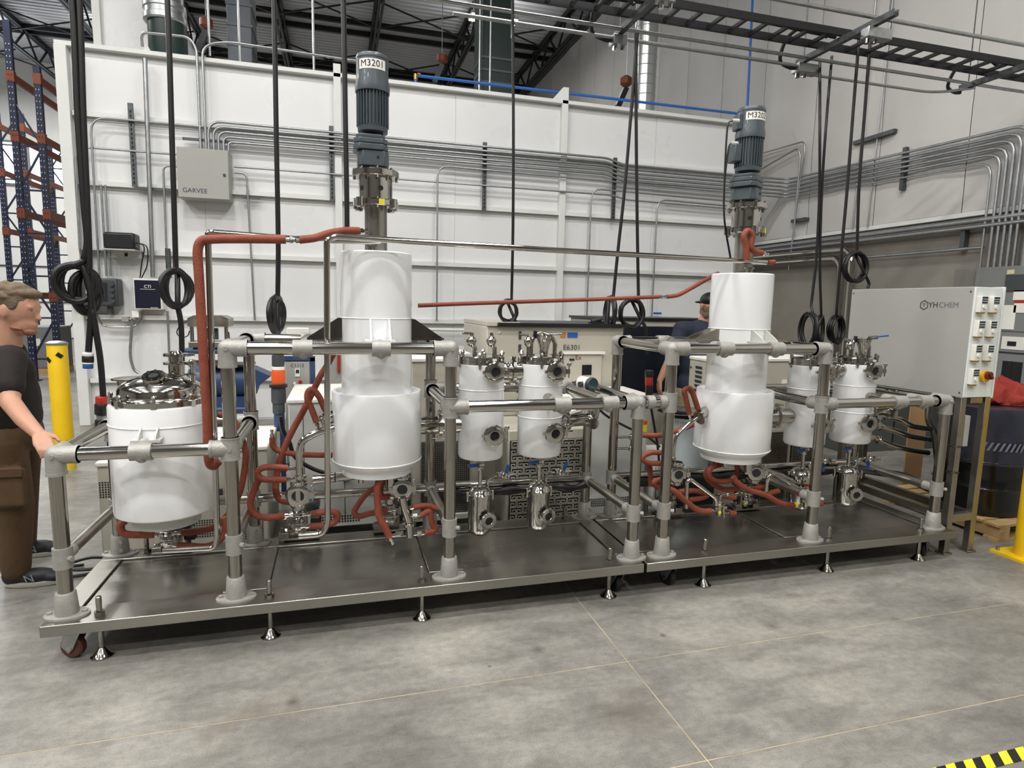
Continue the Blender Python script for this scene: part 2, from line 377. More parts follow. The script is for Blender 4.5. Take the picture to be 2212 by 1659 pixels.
for x in (1.17, 4.235): MB().box(x - .045, x + .045, YW - .075, YW + .006, 0, 4.52).build('pilaster', BOOTHT, bw, bevel=.004)
MB().box(XW0 - .03, XW0 + .09, YW - .09, YW + .14, 0, 4.36).build('end_post', BOOTHT, bw, bevel=.006)
MB().box(XW0 - .03, XW1, YW - .075, YW + .14, 4.36, 4.41).build('top_cap', BOOTHT, bw, bevel=.004)
MB().prism([(4.05, YW - .07, 4.41), (4.28, YW - .07, 4.41), (4.28, YW - .07, 4.58), (4.2, YW - .07, 4.58)], (0, .02, 0)).build('cap_bracket', BOOTHT, bw, smooth=0)
MB().box(XW0 + .4, XW1, YW + .14, 9.5, 4.2, 4.355).build('room_roof', BOOTH, bw, smooth=0)
# taller white hood rising behind the panel room's top left
hb = struct(MB().prism([(-1.86, 6.9, 4.36), (-.5, 6.9, 4.36), (-.95, 6.9, 5.4), (-1.86, 6.9, 6.6)], (0, 1.0, 0)).build('wall_upper', BOOTH))
MB().box(-1.90, -1.81, 6.83, 6.9, 4.36, 6.7).build('corner_post', BOOTHT, hb, smooth=0)
MB().bar((-.95, 6.87, 5.4), (-.93, 6.87, 4.4), .035).build('angle_post', GALVD, hb, smooth=0)
# ------------------------------------------------------------------ lamps
def ladd(x, y, lab=None):
    t = thing('ceiling_light', lab or 'white rectangular high-bay lamp hung out of view under the hall roof', 'ceiling light', (x, y, LAMP_Z), None if lab else 'high-bay lamps over the open hall')
    MB().box(x - .6, x + .6, y - .22, y + .22, LAMP_Z + .02, LAMP_Z + .09).build('housing', PANELG, t, bevel=.01)
    MB().box(x - .575, x + .575, y - .2, y + .2, LAMP_Z, LAMP_Z + .02).build('diffuser', LAMPM, t, smooth=0)
    for s in (-.5, .5): MB().bar((x + s, y, LAMP_Z + .09), (x + s, y, 9.48), .012).build('hanger', GALVD, t)
for (x, y) in LAMPS: ladd(x, y, 'white rectangular lamp under the roof seen above the left motor' if (x, y) == (4.95, 12.85) else None)
# ================================================================== SKIDS
DECKZ, RP = .193, .0295
def rod(a, b, r=RP, n=16): return MB().cyl(a, b, r, n=n)
def fitting(c, dirs, par, r=.0375, L=.085):
    c = V(c); mb = MB().sph(c, r * 1.02, 14, 8)
    for d in dirs:
        d = V(d); e = c + d * L; mb.cyl(c, e, r, r, 14)
        mb.cyl(c + d * (L * .86), c + d * L, r * 1.06, n=14)
    mb.cyl(c + V((0, -r * .9, 0)), c + V((0, -r * 1.18, 0)), .009, n=8)
    return mb.build('fitting', CAST, par, smooth=50)
X_, Y_, Z_ = V((1, 0, 0)), V((0, 1, 0)), V((0, 0, 1))
def skid(label, x0, x1, xp, heights, rails, drails, lows, tees, pans, feet, casters, dz=0):
    D = .673
    t = thing('equipment_skid', label, 'skid', ((x0 + x1) / 2, .33, 0))
    yf, yb = -.085, .735
    MB().box(x0, x1, yf, .075, .143, DECKZ).build('front_beam', BRUSH, t, bevel=.004)
    MB().box(x0, x1, .60, yb, .143, DECKZ).build('rear_beam', BRUSH, t, bevel=.004)
    for (a, b) in pans[1]: MB().box(a, b, .0752, .5998, .143, DECKZ).build('cross_beam', BRUSH, t, bevel=.003)
    for (a, b) in pans[0]:
        MB().box(a + .004, b - .004, .079, .596, .168, .1815).build('drip_pan', PAN, t, smooth=0)
    # posts, each with its bolted base flange
    pf = None; posts = {}
    for i, x in enumerate(xp):
        for k, y in enumerate((0, D)):
            z1 = heights[i]
            p = rod((x, y, DECKZ + .008), (x, y, z1)).build('post', SATIN, t)
            fm = MB().lathe((x, y, DECKZ), [(.062, 0), (.062, .009), (.05, .012)], sx=1.39, sy=.9, n=28)
            fm.lathe((x, y, DECKZ), [(.0445, .006), (.0445, .03), (.0385, .105), (.036, .108)], n=20)
            for s in (-1, 1): fm.cyl((x + s * .066, y, DECKZ + .01), (x + s * .066, y, DECKZ + .02), .011, n=6)
            if k: fm.cyl((x + .02, y - .04, DECKZ + .035), (x + .02, y - .052, DECKZ + .035), .009, n=8).cyl((x + .02, y - .038, DECKZ + .08), (x + .02, y - .05, DECKZ + .08), .009, n=8)
            fm.build('base_flange', CAST, p, smooth=40)
    for (ia, ib, z) in rails:
        for y in (0, D): rod((xp[ia], y, z), (xp[ib], y, z)).build('rail', STEEL if y == 0 else SATIN, t)
    ends = {}
    for (ia, ib, z) in rails:
        ends.setdefault((ia, z), set()).add(1); ends.setdefault((ib, z), set()).add(-1)
    for (i, z) in drails: ends.setdefault((i, z), set())
    for (i, z), sides in ends.items():
        top = abs(heights[i] - z) < .03
        for y, s in ((0, 1), (D, -1)):
            ds = [X_ * q for q in sides] + ([-Z_] if top else [Z_ * .6, -Z_ * .6])
            if (i, z) in drails: ds.append(Y_ * s)
            fitting((xp[i], y, z), ds, t)
    for (i, z) in drails: rod((xp[i], 0, z), (xp[i], D, z)).build('side_rail', SATIN, t)
    for (i, z) in lows:
        rod((xp[i], .0, z), (xp[i], D, z), .0255).build('low_rail', DULL, t)
        for y, s in ((0, 1), (D, -1)): MB().cyl((xp[i], y, z - .045), (xp[i], y, z + .045), .0375, n=16).cyl((xp[i], y, z), (xp[i], y + s * .085, z), .024, .03, 12).cyl((xp[i] + .03, y - .02, z), (xp[i] + .046, y - .03, z), .011, n=8).build('clamp', CAST, t)
    for (x, z, z2) in tees:
        rod((x, 0, z), (x, D, z), .0285).build('cross_rail', SATIN, t)
        for y, s in ((0, 1), (D, -1)): MB().cyl((x - .042, y, z), (x + .042, y, z), .0385, n=16).cyl((x, y, z), (x, y + s * .1, z), .0375, n=14).sph((x, y, z - .012), (.03, .034, .038)).build('tee_fitting', CAST, t, smooth=50)
    for x in feet:
        for y in (-.022, .67):
            f = MB().cyl((x, y, .02), (x, y, .272), .0115, n=10).lathe((x, y, DECKZ), [(.021, 0), (.021, .016)], n=6).lathe((x, y, .272), [(.0115, 0), (.008, .004)], n=10).build('leveling_foot', SATIN, t)
            MB().lathe((x, y, 0), [(.044, 0), (.045, .006), (.036, .012), (.02, .034), (.013, .042)], n=18).build('foot_pad', STEEL, f)
    for (x, y, a) in casters:
        R = M.Rotation(a, 3, 'Z'); q = lambda p: V((x, y, 0)) + R @ V(p)
        c = MB().obox(q((0, 0, .138)), (.1, .08, .008), R)
        for s in (-1, 1): c.prism([q((-.04, s * .024, .134)), q((.035, s * .024, .134)), q((.052, s * .024, .06)), (q((.02, s * .024, .028))), q((.0, s * .024, .05))], R @ V((0, s * .006, 0)))
        c.prism([q((.03, -.026, .13)), q((.07, -.026, .115)), q((.07, .026, .115)), q((.03, .026, .13))], (0, 0, .006))
        c = c.build('caster', GALV, t)
        MB().lathe(q((.018, -.019, .05)), [(.044, 0), (.05, .006), (.05, .032), (.044, .038)], R @ V((0, 1, 0)), 22).build('wheel', mat('caster_wheel', '5a2f26', .5) if x < 0.1 else BLACKP, c)
        MB().cyl(q((.018, -.032, .05)), q((.018, .032, .05)), .011, n=10).build('axle', STEEL, c)
    return t
zA, zB, zU, zC, zL = .899, 1.060, 1.345, 1.023, .455
XP1 = [0, .671, 1.66, 2.67]; XP2 = [2.855, 3.852, 4.801]
sk1 = skid('long stainless platform on feet with tube frame under the left tank and left column', -.072, 2.706, XP1, [zA + .01, zU + .01, zU + .01, zB + .01],
     [(0, 1, zA), (1, 2, zU), (2, 3, zB)], [(0, zA), (1, zA), (1, zU), (2, zU), (2, zB), (3, zB)], [(0, zL), (1, zL), (2, zL), (3, zL)],
     [(.318, zA, 0), (.985, zU, 0), (1.331, zU, 0), (2.235, zB, 0), (2.50, zB, 0)],
     ([(.03, .60), (.80, 1.57), (1.75, 2.61)], [(-.072, .03), (.60, .80), (1.57, 1.75), (2.61, 2.706)]),
     [.128, .816, 1.52, 2.531], [(.03, .0, PI * .9), (2.60, .02, PI * .55), (.04, .66, 0), (2.62, .66, 0)])
sk2 = skid('shorter stainless platform on feet with tube frame under the right column', 2.722, 4.90, XP2, [zU + .01, zU + .01, zC + .01],
     [(0, 1, zU), (1, 2, zC)], [(0, zU), (1, zU), (1, zC), (2, zC)], [(0, zL), (1, zL), (2, zL)],
     [(3.175, zU, 0), (3.505, zU, 0), (4.42, zC, 0), (4.62, zC, 0)],
     ([(2.83, 3.74), (3.93, 4.80)], [(2.722, 2.83), (3.74, 3.93), (4.80, 4.90)]),
     [3.116, 3.969, 4.68], [(2.93, .02, PI * .6), (4.76, .02, PI * .15), (2.93, .66, 0), (4.76, .66, 0)])
for t, a, b in ((sk1, XP1[1], XP1[3]), (sk2, XP2[0], XP2[2])):
    rod((a, .673, zL), (b, .673, zL), .0265).build('rear_low_rail', STEEL, t)
rod((XP1[0], .673, zL), (XP1[1], .673, zL), .0265).build('rear_low_rail', DULL, sk1)
# short tube that couples the two frames
lk = thing('coupling_tube', 'short tube with two pale cast elbows joining the left frame to the right frame', 'tube', (2.76, 0, zB))
rod((2.70, 0, zB), (2.83, 0, zB)).build('tube', STEEL, lk)
MB().cyl((2.715, 0, zB), (2.755, 0, zB), .037, n=16).build('socket', CAST, lk); MB().cyl((2.79, 0, zB), (2.825, 0, zB), .037, n=16).cyl((2.855, 0, zB - .055), (2.855, 0, zB + .05), .0385, n=16).build('socket', CAST, lk)
# ================================================================== VESSELS
def gusset_pair(c, out, z0, z1, r, w0, w1, mtl, par, gap=.045, name='bracket'):
    "two triangular webs and a foot plate standing out from a shell"
    c = V(c); o = V(out); s = Z_.cross(o); mb = MB()
    for k in (-1, 1):
        p = c + s * gap * k
        mb.prism([p + o * (r - .012) + Z_ * z0, p + o * (r + w0) + Z_ * z0, p + o * (r + w0 * .8) + Z_ * (z0 + .02), p + o * (r + w1) + Z_ * z1, p + o * (r - .012) + Z_ * z1], s * .007)
    mb.obox(c + o * (r + w0 * .5) + Z_ * (z0 - .004), (w0, gap * 2 + .05, .012), M((o, s, Z_)).transposed())
    return mb.build(name, mtl, par, smooth=0)
def column(cx_, dz, label, side_mat, front_mat=WHITE):
    c = V((cx_, .34, 0)); t = thing('column_vessel', label, 'vessel', (cx_, .34, .66 + dz))
    MB().lathe(c + Z_ * dz, [(.178, 1.09), (.18, 1.10), (.18, 1.8), (.176, 1.806), (.06, 1.812)], n=64).build('upper_shell', WHITE, t, smooth=30)
    MB().torus(c + Z_ * (1.478 + dz), Z_, .1805, .003, 64, 6).build('weld_band', WHITE, t)
    MB().lathe(c + Z_ * dz, [(.17, .665), (.182, .668), (.184, .695), (.222, .728), (.229, .742), (.2295, 1.096), (.226, 1.104), (.212, 1.104), (.19, 1.088)], n=64).build('jacket', WHITE, t, smooth=30)
    MB().torus(c + Z_ * (.742 + dz), Z_, .2296, .003, 64, 6).build('weld_band', WHITE, t)
    zb = zU + .032 - dz
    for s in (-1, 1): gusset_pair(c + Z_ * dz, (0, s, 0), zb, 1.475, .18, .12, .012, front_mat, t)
    for s in (-1, 1): gusset_pair(c + Z_ * dz, (s, 0, 0), zb, 1.475, .18, .16, .012, side_mat, t)
    # nozzles
    MB().cyl(c + V((-.21, -.03, 1.0 + dz - .02)), c + V((-.27, -.05, 1.0 + dz - .04)), .032, n=16).cyl(c + V((-.262, -.047, .945 + dz)), c + V((-.275, -.05, .94 + dz)), .045, n=18).build('side_nozzle', STEEL, t)
    MB().cyl(c + V((.06, -.1, .67 + dz)), c + V((.06, -.1, .60 + dz)), .028, n=16).build('drain_nozzle', STEEL, t)
    MB().cyl(c + V((-.09, -.08, .67 + dz)), c + V((-.09, -.08, .63 + dz)), .014, n=10).build('hose_stub', STEEL, t)
    MB().cyl(c + V((-.03, -.1, 1.80 + dz)), c + V((-.03, -.1, 1.84 + dz)), .02, n=12).cyl(c + V((-.03, -.1, 1.83 + dz)), c + V((-.03, -.1, 1.842 + dz)), .03, n=14).build('top_nozzle', STEEL, t)
    return t
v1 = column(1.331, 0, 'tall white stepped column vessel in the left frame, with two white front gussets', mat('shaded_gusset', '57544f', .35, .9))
v2 = column(3.505, -.033, 'tall white stepped column vessel in the right frame, flanked by grey steel gussets', DULL, PANELG)  # front gussets grey: shade on their white paint put into the colour
def drive(cx_, dz, rot, tagtxt, label, box):
    c = V((cx_, .34, 0)); t = thing('agitator_drive', label, 'motor', (cx_, .34, 1.8 + dz)); Rz = M.Rotation(rot, 3, 'Z')
    L = lambda prof, m, nm, cc=c, n=32, sm=35: MB().lathe(cc + Z_ * dz, prof, n=n).build(nm, m, t, smooth=sm)
    L([(.0555, 1.808), (.0555, 2.035)], DULL, 'drive_column', n=32)
    def flg(z0, z1, r, nb):
        mb = MB().lathe(c + Z_ * dz, [(r - .004, z0), (r, z0 + .004), (r, z1 - .004), (r - .004, z1)], n=40)
        for k in range(nb):
            a = 2 * PI * k / nb + rot; p = c + V((math.cos(a) * r * .9, math.sin(a) * r * .9, dz)); mb.cyl(p + Z_ * (z0 - .012), p + Z_ * (z1 + .008), .008, n=6)
        return mb
    o = flg(2.030, 2.062, .112, 8).build('lower_flange', STEEL, t)
    for k in range(4):
        a = PI / 4 + k * PI / 2 + rot; p = c + V((math.cos(a) * .113, math.sin(a) * .113, dz)); MB().cyl(p + Z_ * 2.022, p + Z_ * 2.064, .02, n=14).build('flange_lug', STEEL, o)
    hs = L([(.083, 2.062), (.083, 2.172)], STEEL, 'lantern_housing', n=40)
    for a in (-PI / 2 + .25 + rot, -PI / 2 - 1.0 + rot, PI / 2 + rot):
        d = V((math.cos(a), math.sin(a), 0)); p = c + Z_ * (2.115 + dz); MB().cyl(p + d * .07, p + d * .0838, .0125, n=16).build('port_hole', VOID, hs)
    flg(2.172, 2.206, .115, 8).build('upper_flange', STEEL, t)
    a = -PI / 2 + .2 + rot; d = V((math.cos(a), math.sin(a), 0)); p = c + d * .1135 + Z_ * (2.046 + dz)
    MB().obox(p, (.028, .004, .026), M.Rotation(a + PI / 2, 3, 'Z')).build('yellow_sticker', YELST, t, smooth=0)
    c2 = c + V((-.012, 0, 0))
    MB().lathe(c2 + Z_ * dz, [(.066, 2.203), (.066, 2.226), (.05, 2.23), (.05, 2.42)], n=24).build('shaft_neck', VOID, t)
    g = MB()
    oct_ = [(-.082, -.055), (-.055, -.08), (.055, -.08), (.08, -.052), (.08, .06), (.05, .082), (-.055, .082), (-.082, .055)]
    for (z0, z1, k) in ((2.222, 2.295, .93), (2.295, 2.325, 1.02), (2.325, 2.352, 1.0), (2.352, 2.372, .86)):
        g.prism([c2 + Rz @ V((x * k - (.012 if z0 > 2.29 else 0), y_ * k, 0)) + Z_ * (z0 + dz) for x, y_ in oct_], (0, 0, z1 - z0 - .002))
    gb = g.build('gearbox', MOTOR, t, bevel=.004)
    MB().cyl(c2 + Rz @ V((.02, -.074, 0)) + Z_ * (2.262 + dz), c2 + Rz @ V((.02, -.079, 0)) + Z_ * (2.262 + dz), .006, n=8).build('plug_screw', BLACKP, gb)
    mbody = MB().lathe(c2 + Z_ * dz, [(.05, 2.385), (.072, 2.39), (.074, 2.412), (.066, 2.42), (.066, 2.585), (.05, 2.59)], n=36).build('motor_body', MOTOR, t)
    for k in range(30):
        a = 2 * PI * (k + .5) / 30; d = V((math.cos(a), math.sin(a), 0)); MB().bar(c2 + d * .0715 + Z_ * (2.415 + dz), c2 + d * .0715 + Z_ * (2.58 + dz), .0045, .0135, up=d).build('cooling_fin', MOTOR, mbody, smooth=0)
    MB().lathe(c2 + Z_ * dz, [(.083, 2.575), (.0845, 2.60), (.0775, 2.637), (.0775, 2.725), (.0795, 2.727), (.0795, 2.736), (.075, 2.746), (.06, 2.75)], n=44).build('fan_cowl', MOTOR, t)
    lb = MB(); ac = -1.63 if rot == 0 else -1.70; rr = .0786; nn = 14; vs = []
    for i in range(nn + 1):
        a = ac - .88 + 1.76 * i / nn
        for z in (2.668, 2.714): vs.append(c2 + V((math.cos(a) * rr, math.sin(a) * rr, z + dz)))
    lb.add(vs, [(2 * i, 2 * i + 2, 2 * i + 3, 2 * i + 1) for i in range(nn)]); lab = lb.build('number_label', LABELW, t, smooth=60)
    mt = M.Translation(c2 + Z_ * (2.691 + dz)) @ M.Rotation(ac + PI / 2, 4, 'Z') @ M.Rotation(PI / 2, 4, 'X')
    text_mb(tagtxt, .0435, mt, bend=.0795).build('lettering', INK, lab, smooth=0)
    if box:
        a = PI + rot * .2 - .25; d = V((math.cos(a), math.sin(a), 0)); R = M.Rotation(a, 3, 'Z')
        b = MB().obox(c2 + d * .088 + Z_ * (2.49 + dz), (.045, .085, .1), R).build('terminal_box', MOTOR, t, bevel=.006)
        MB().obox(c2 + d * .1 + V((.02, -.03, 0)) + Z_ * (2.49 + dz), (.05, .012, .07), R).build('rating_plate', GALV, b, smooth=0)
        MB().obox(c2 + d * .083 + Z_ * (2.665 + dz), (.03, .07, .09), R).build('encoder_box', MOTOR, t, bevel=.006)
        q1 = c2 + d * .115 + V((0, -.03, 0))
        for (za, zo) in ((2.665, 0), (2.54, -.012)):
            MB().cyl(q1 + Z_ * (za + dz) + d * -.02, q1 + Z_ * (za + dz) + d * .02, .012, n=10).build('cable_gland', PANELG, t)
            MB().tube(spline([q1 + Z_ * (za + dz), q1 + d * (.04 + zo) + Z_ * (za - .01 + dz), q1 + d * (.05 + zo) + Z_ * (za - .08 + dz), q1 + d * .045 + Z_ * (2.3 + dz), q1 + d * .03 + Z_ * (2.1 + dz), q1 + d * -.03 + Z_ * (1.86 + dz)]), .0055, 6).build('motor_cable', BLACK, t)
    return t
drive(1.331, 0, 0, 'M3201', 'dark grey gear motor with number M3201 on steel flanges above the left column', False)
drive(3.502, -.02, .62, 'M3202', 'dark grey gear motor with number M3202 and side cables above the right column', True)
# ---- left feed tank
TC = V((.318, .34, 0))
ft = thing('feed_tank', 'wide white jacketed tank with a domed polished steel lid at the left end', 'tank', (.318, .34, .5))
MB().lathe(TC, [(.1, .505), (.205, .53), (.219, .54), (.2205, .55), (.2205, 1.052), (.217, 1.06), (.205, 1.06)], n=64).build('shell', WHITE, ft, smooth=30)
MB().torus(TC + Z_ * .972, Z_, .2205, .004, 64, 6).build('weld_band', WHITE, ft)
gusset_pair(TC, (0, -1, 0), zA + .034, zA + .082, .22, .06, .004, PANELG, ft, .034); gusset_pair(TC, (0, 1, 0), zA + .034, zA + .082, .22, .06, .004, PANELG, ft, .034)
MB().lathe(TC, [(.12, .46), (.15, .47), (.15, .51)], n=32).build('bottom_dish', PANELG, ft)
lid = MB().lathe(TC, [(.2, 1.058), (.204, 1.062), (.204, 1.085), (.192, 1.09), (.19, 1.094), (.181, 1.098), (.181, 1.125), (.172, 1.146), (.15, 1.163), (.09, 1.187), (.03, 1.199)], n=56).build('domed_lid', STEEL, ft, smooth=40)
for k in range(8):
    a = 2 * PI * (k + .13) / 8; d = V((math.cos(a), math.sin(a), 0)); p = TC + d * .206
    MB().cyl(p + Z_ * 1.04, p + Z_ * 1.1, .008, n=8).obox(p + Z_ * 1.075, (.026, .022, .03), M.Rotation(a, 3, 'Z')).lathe(p + Z_ * 1.1, [(.011, 0), (.011, .012), (.004, .02)], n=8).build('lid_clamp', STEEL, lid)
def flange_noz(c, ax, r, L, par, nm, fr, lens=None):
    c = V(c); ax = V(ax).normalized(); o = MB().cyl(c, c + ax * L, r, n=18).lathe(c + ax * (L - .014), [(fr * .96, 0), (fr, .003), (fr, .011), (fr * .96, .014)], ax, 24).build(nm, STEEL, par)
    for k in range(8):
        u, v_, d = frame(ax); a = 2 * PI * k / 8; p = c + (u * math.cos(a) + v_ * math.sin(a)) * (r + fr) * .5 + ax * L
        MB().cyl(p - ax * .004, p + ax * .006, .005, n=6).build('bolt', STEEL, o)
    if lens: MB().cyl(c + ax * (L - .002), c + ax * (L + .001), lens, n=18).build('sight_pane', VOID, o)
    return o
flange_noz(TC + V((.0, -.085, 1.17)), (-.05, -.42, .9), .03, .035, ft, 'manway_flange', .05, .021)
nz = MB().lathe(TC + V((.05, .1, 0)), [(.036, 1.165), (.036, 1.232), (.058, 1.234), (.058, 1.243), (.03, 1.247), (.03, 1.272), (.056, 1.274), (.056, 1.286), (.03, 1.288), (.02, 1.3)], n=28).build('top_nozzle', STEEL, ft)
MB().cyl(TC + V((.1, .08, 1.238)), TC + V((.135, .06, 1.238)), .008, n=8).cyl(TC + V((.1, .08, 1.28)), TC + V((.14, .06, 1.283)), .007, n=8).build('clamp_handle', STEEL, nz)
MB().lathe(TC + V((.145, -.02, 0)), [(.013, 1.15), (.013, 1.19), (.034, 1.193), (.034, 1.199), (.012, 1.203), (.012, 1.225), (.016, 1.235), (.018, 1.252), (.01, 1.268)], n=18).build('vent_valve', STEEL, ft)
MB().lathe(TC + V((-.165, .16, 0)), [(.05, 1.1), (.055, 1.15), (.075, 1.152), (.075, 1.16), (.05, 1.165)], n=24, sx=1.2).build('side_port', DULL, ft)
# ---- four condenser vessels
def condenser(cx_, dz, rot, label, bands, top):
    c = V((cx_, .34, dz)); t = thing('condenser_vessel', label, 'vessel', (cx_, .34, .72 + dz)); R = M.Rotation(rot, 3, 'Z')
    MB().lathe(c, [(.06, .712), (.118, .722), (.125, .735), (.125, 1.236), (.121, 1.24)], n=48).build('shell', WHITE, t, smooth=30)
    for z in bands: MB().torus(c + Z_ * z, Z_, .1255, .0028, 48, 6).build('weld_band', WHITE, t)
    lid = MB().lathe(c, [(.121, 1.236), (.124, 1.24), (.124, 1.257), (.119, 1.258), (.119, 1.261), (.124, 1.262), (.124, 1.279), (.12, 1.283), (.03, 1.29)], n=44).build('lid', STEEL, t)
    for k in range(6):
        a = 2 * PI * (k + .22) / 6 + rot; d = R @ V((math.cos(a), math.sin(a), 0)); p = c + d * .128
        MB().cyl(p + Z_ * 1.222, p + Z_ * 1.29, .007, n=8).obox(p + Z_ * 1.243, (.02, .018, .014), M.Rotation(a + rot, 3, 'Z')).lathe(p + Z_ * 1.287, [(.011, 0), (.012, .01), (.004, .02)], n=8).build('swing_bolt', STEEL, lid)
    a = -PI / 2 + .35 + rot; d = V((math.cos(a), math.sin(a), 0)); MB().obox(c + d * .1255 + Z_ * 1.258, (.024, .003, .032), M.Rotation(a + PI / 2, 3, 'Z')).build('paper_tag', LABELW, lid, smooth=0)
    for z in (1.207, .868):
        p = c + R @ V((0.035 if abs(rot) < .1 else .02, -.11, 0)) + Z_ * z; ax = R @ V((0.05, -1, 0)); ax.normalize(); u = R @ X_
        s = MB().cyl(p, p + ax * .05, .034, n=20).lathe(p + ax * .03, [(.047, 0), (.056, .006), (.059, .016), (.056, .024), (.044, .031), (.026, .031), (.0215, .024)], ax, 36, cap1=False).obox(p - u * .061 + ax * .044, (.014, .02, .016), R).obox(p + u * .064 + ax * .044, (.02, .022, .024), R).build('sight_glass', STEEL, t)
        MB().cyl(p + ax * .045, p + ax * .0535, .022, n=24).build('sight_pane', VOID, s)
        MB().cyl(p + u * .07 + ax * .044 - Z_ * .034, p + u * .07 + ax * .044 + Z_ * .034, .0045, n=6).sph(p + u * .063 + ax * .044 + Z_ * .04, (.007, .005, .012)).sph(p + u * .078 + ax * .044 + Z_ * .04, (.007, .005, .012)).build('wing_nut', STEEL, s)
    if top == 'taps':
        for s, hx in ((-.052, -.045), (.058, .045)):
            q = c + V((s, -.02, 0)); tp = MB().tube(roundpath([q + V((.008, 0, 1.285)), q + V((.008, 0, 1.33)), q + V((-.012, 0, 1.345)), q + V((-.01, 0, 1.38))], .02), .0125, 12).sph(q + V((-.012, 0, 1.362)), (.028, .028, .03), 16, 10).cyl(q + V((-.01, 0, 1.385)), q + V((-.01, 0, 1.408)), .01, n=10).build('tap', STEEL, t)
            MB().cyl(q + V((-.012, 0, 1.403)), q + V((-.012 + hx, -.01, 1.405)), .006, n=8).sph(q + V((-.012 + hx, -.01, 1.405)), .008, 8, 6).build('tap_handle', STEEL, tp)
        MB().sph(c + V((.0, -.06, 1.296)), .012, 10, 6).build('vent_knob', STEEL, lid)
    elif top == 'funnel':
        q = c + V((.0, -.04, 0))
        MB().lathe(q, [(.02, 1.284), (.022, 1.30), (.03, 1.345), (.05, 1.4), (.052, 1.402), (.046, 1.396), (.02, 1.32)], n=28, cap1=False).build('funnel', STEEL, t)
        for s in (-.07, .07):
            q2 = c + V((s, -.02, 0)); MB().tube(roundpath([q2 + Z_ * 1.284, q2 + Z_ * 1.36, q2 + V((-s * .35, .01, 1.395)), q2 + V((-s * .9, .02, 1.405))], .035), .013, 12).lathe(q2 + Z_ * 1.284, [(.022, 0), (.022, .008)], n=16).build('elbow_pipe', STEEL, t)
        q3 = c + V((-.085, -.02, 1.36)); b = MB().sph(q3, (.027, .027, .03), 14, 8).cyl(q3, q3 - Z_ * .075, .011, n=10).build('tap', STEEL, t)
        MB().cyl(q3 + Z_ * .035, q3 + V((-.055, -.01, .04)), .006, n=8).build('tap_handle', STEEL, b); MB().cyl(q3 + V((.035, 0, .02)), q3 + V((.04, 0, .06)), .011, n=10).build('black_cap', BLACKP, b)
        MB().cyl(c + V((.03, -.03, 1.402)), c + V((.1, -.05, 1.407)), .006, n=8).build('lever', STEEL, t)
    else:
        for s in (-.06, .03):
            MB().lathe(c + V((s, -.03, 0)), [(.016, 1.284), (.016, 1.305), (.026, 1.307), (.026, 1.315), (.014, 1.318), (.014, 1.33)], n=16).build('lid_port', STEEL, t)
    return t
condenser(1.891, 0, 0, 'left small white vessel in the left frame with two ball taps on its lid', [1.103, ], 'taps')
condenser(2.233, 0, 0, 'right small white vessel in the left frame with a steel funnel on its lid', [1.12, .943], 'funnel')
condenser(4.052, -.02, -.2, 'left small white vessel in the right frame, half hidden behind a post', [1.09, ], 'ports')
dv = condenser(4.42, -.014, -.22, 'right small white vessel in the right frame with a steel funnel and blue handle lever', [1.10, .925], 'funnel')
MB().cyl((4.45, .3, 1.40), (4.50, .27, 1.408), .006, n=8).build('valve_stem', STEEL, dv); MB().bar((4.495, .272, 1.405), (4.555, .24, 1.415), .016, .01).build('blue_lever', BLUEH, dv, bevel=.003)
# ---- round receiver pots
def pot(cx_, dz, rot, label, k=1.0):
    c = V((cx_, .34, dz)); t = thing('receiver_pot', label, 'pot', (cx_, .34, .27 + dz)); R = M.Rotation(rot, 3, 'Z')
    MB().lathe(c, [(r_k * k, z_k) for r_k, z_k in ((.02, .272), (.05, .278), (.063, .292), (.0665, .31), (.0665, .49), (.071, .492), (.071, .506), (.066, .51), (.063, .525), (.045, .545), (.012, .553))], n=36).build('body', STEEL, t, smooth=40)
    for s in (-1, 1): MB().obox(c + R @ V((s * .073 * k, -.005, 0)) + Z_ * .495, (.012, .02, .055), R).build('side_lug', STEEL, t, bevel=.003)
    p = c + R @ V((.022, -.06 * k, .378)); ax = R @ V((.15, -1, -.05)); ax.normalize()
    s = MB().cyl(p, p + ax * .035, .022, n=18).lathe(p + ax * .02, [(.036, 0), (.044, .005), (.047, .014), (.043, .02), (.023, .02), (.0205, .016)], ax, 28, cap1=False).obox(p + ax * .03 - R @ X_ * .049, (.012, .018, .02), R).build('sight_glass', STEEL, t)
    MB().cyl(p + ax * .03, p + ax * .0375, .021, n=20).build('sight_pane', VOID, s)
    MB().cyl(c + Z_ * .545, c + Z_ * .655, .0115, n=12).cyl(c + Z_ * .552, c + Z_ * .56, .018, n=12).build('neck_pipe', STEEL, t)
    e = R @ V((1, .12, 0)); q = c + e * .045
    MB().tube(roundpath([q + Z_ * .53, q + Z_ * .585, q + e * .035 + Z_ * .597, q + e * .06 + Z_ * .598], .025), .0085, 10).build('elbow', STEEL, t)
    return t, q + e * .06 + Z_ * .598, e
def ball_valve(c, ax, hdl, label, grp=None, hl=.075):
    c = V(c); ax = V(ax).normalized(); h = V(hdl).normalized(); n_ = (ax.cross(h)).normalized()
    t = thing('ball_valve', label, 'valve', c, grp)
    MB().sph(c, .022, 14, 8).cyl(c - ax * .035, c + ax * .035, .014, n=12).cyl(c - ax * .037, c - ax * .024, .02, n=6).cyl(c + ax * .024, c + ax * .037, .02, n=6).build('body', STEEL, t, smooth=30)
    k = c + n_ * .03; MB().cyl(c, k + n_ * .004, .008, n=10).obox(k, (.014, .014, .014)).build('stem', STEEL, t)
    MB().bar(k - h * .008, k + h * .03, .012, .005, up=n_).build('lever', STEEL, t, smooth=0); MB().bar(k + h * .022, k + h * hl, .019, .011, up=n_).build('blue_grip', BLUEH, t, bevel=.003)
    return t
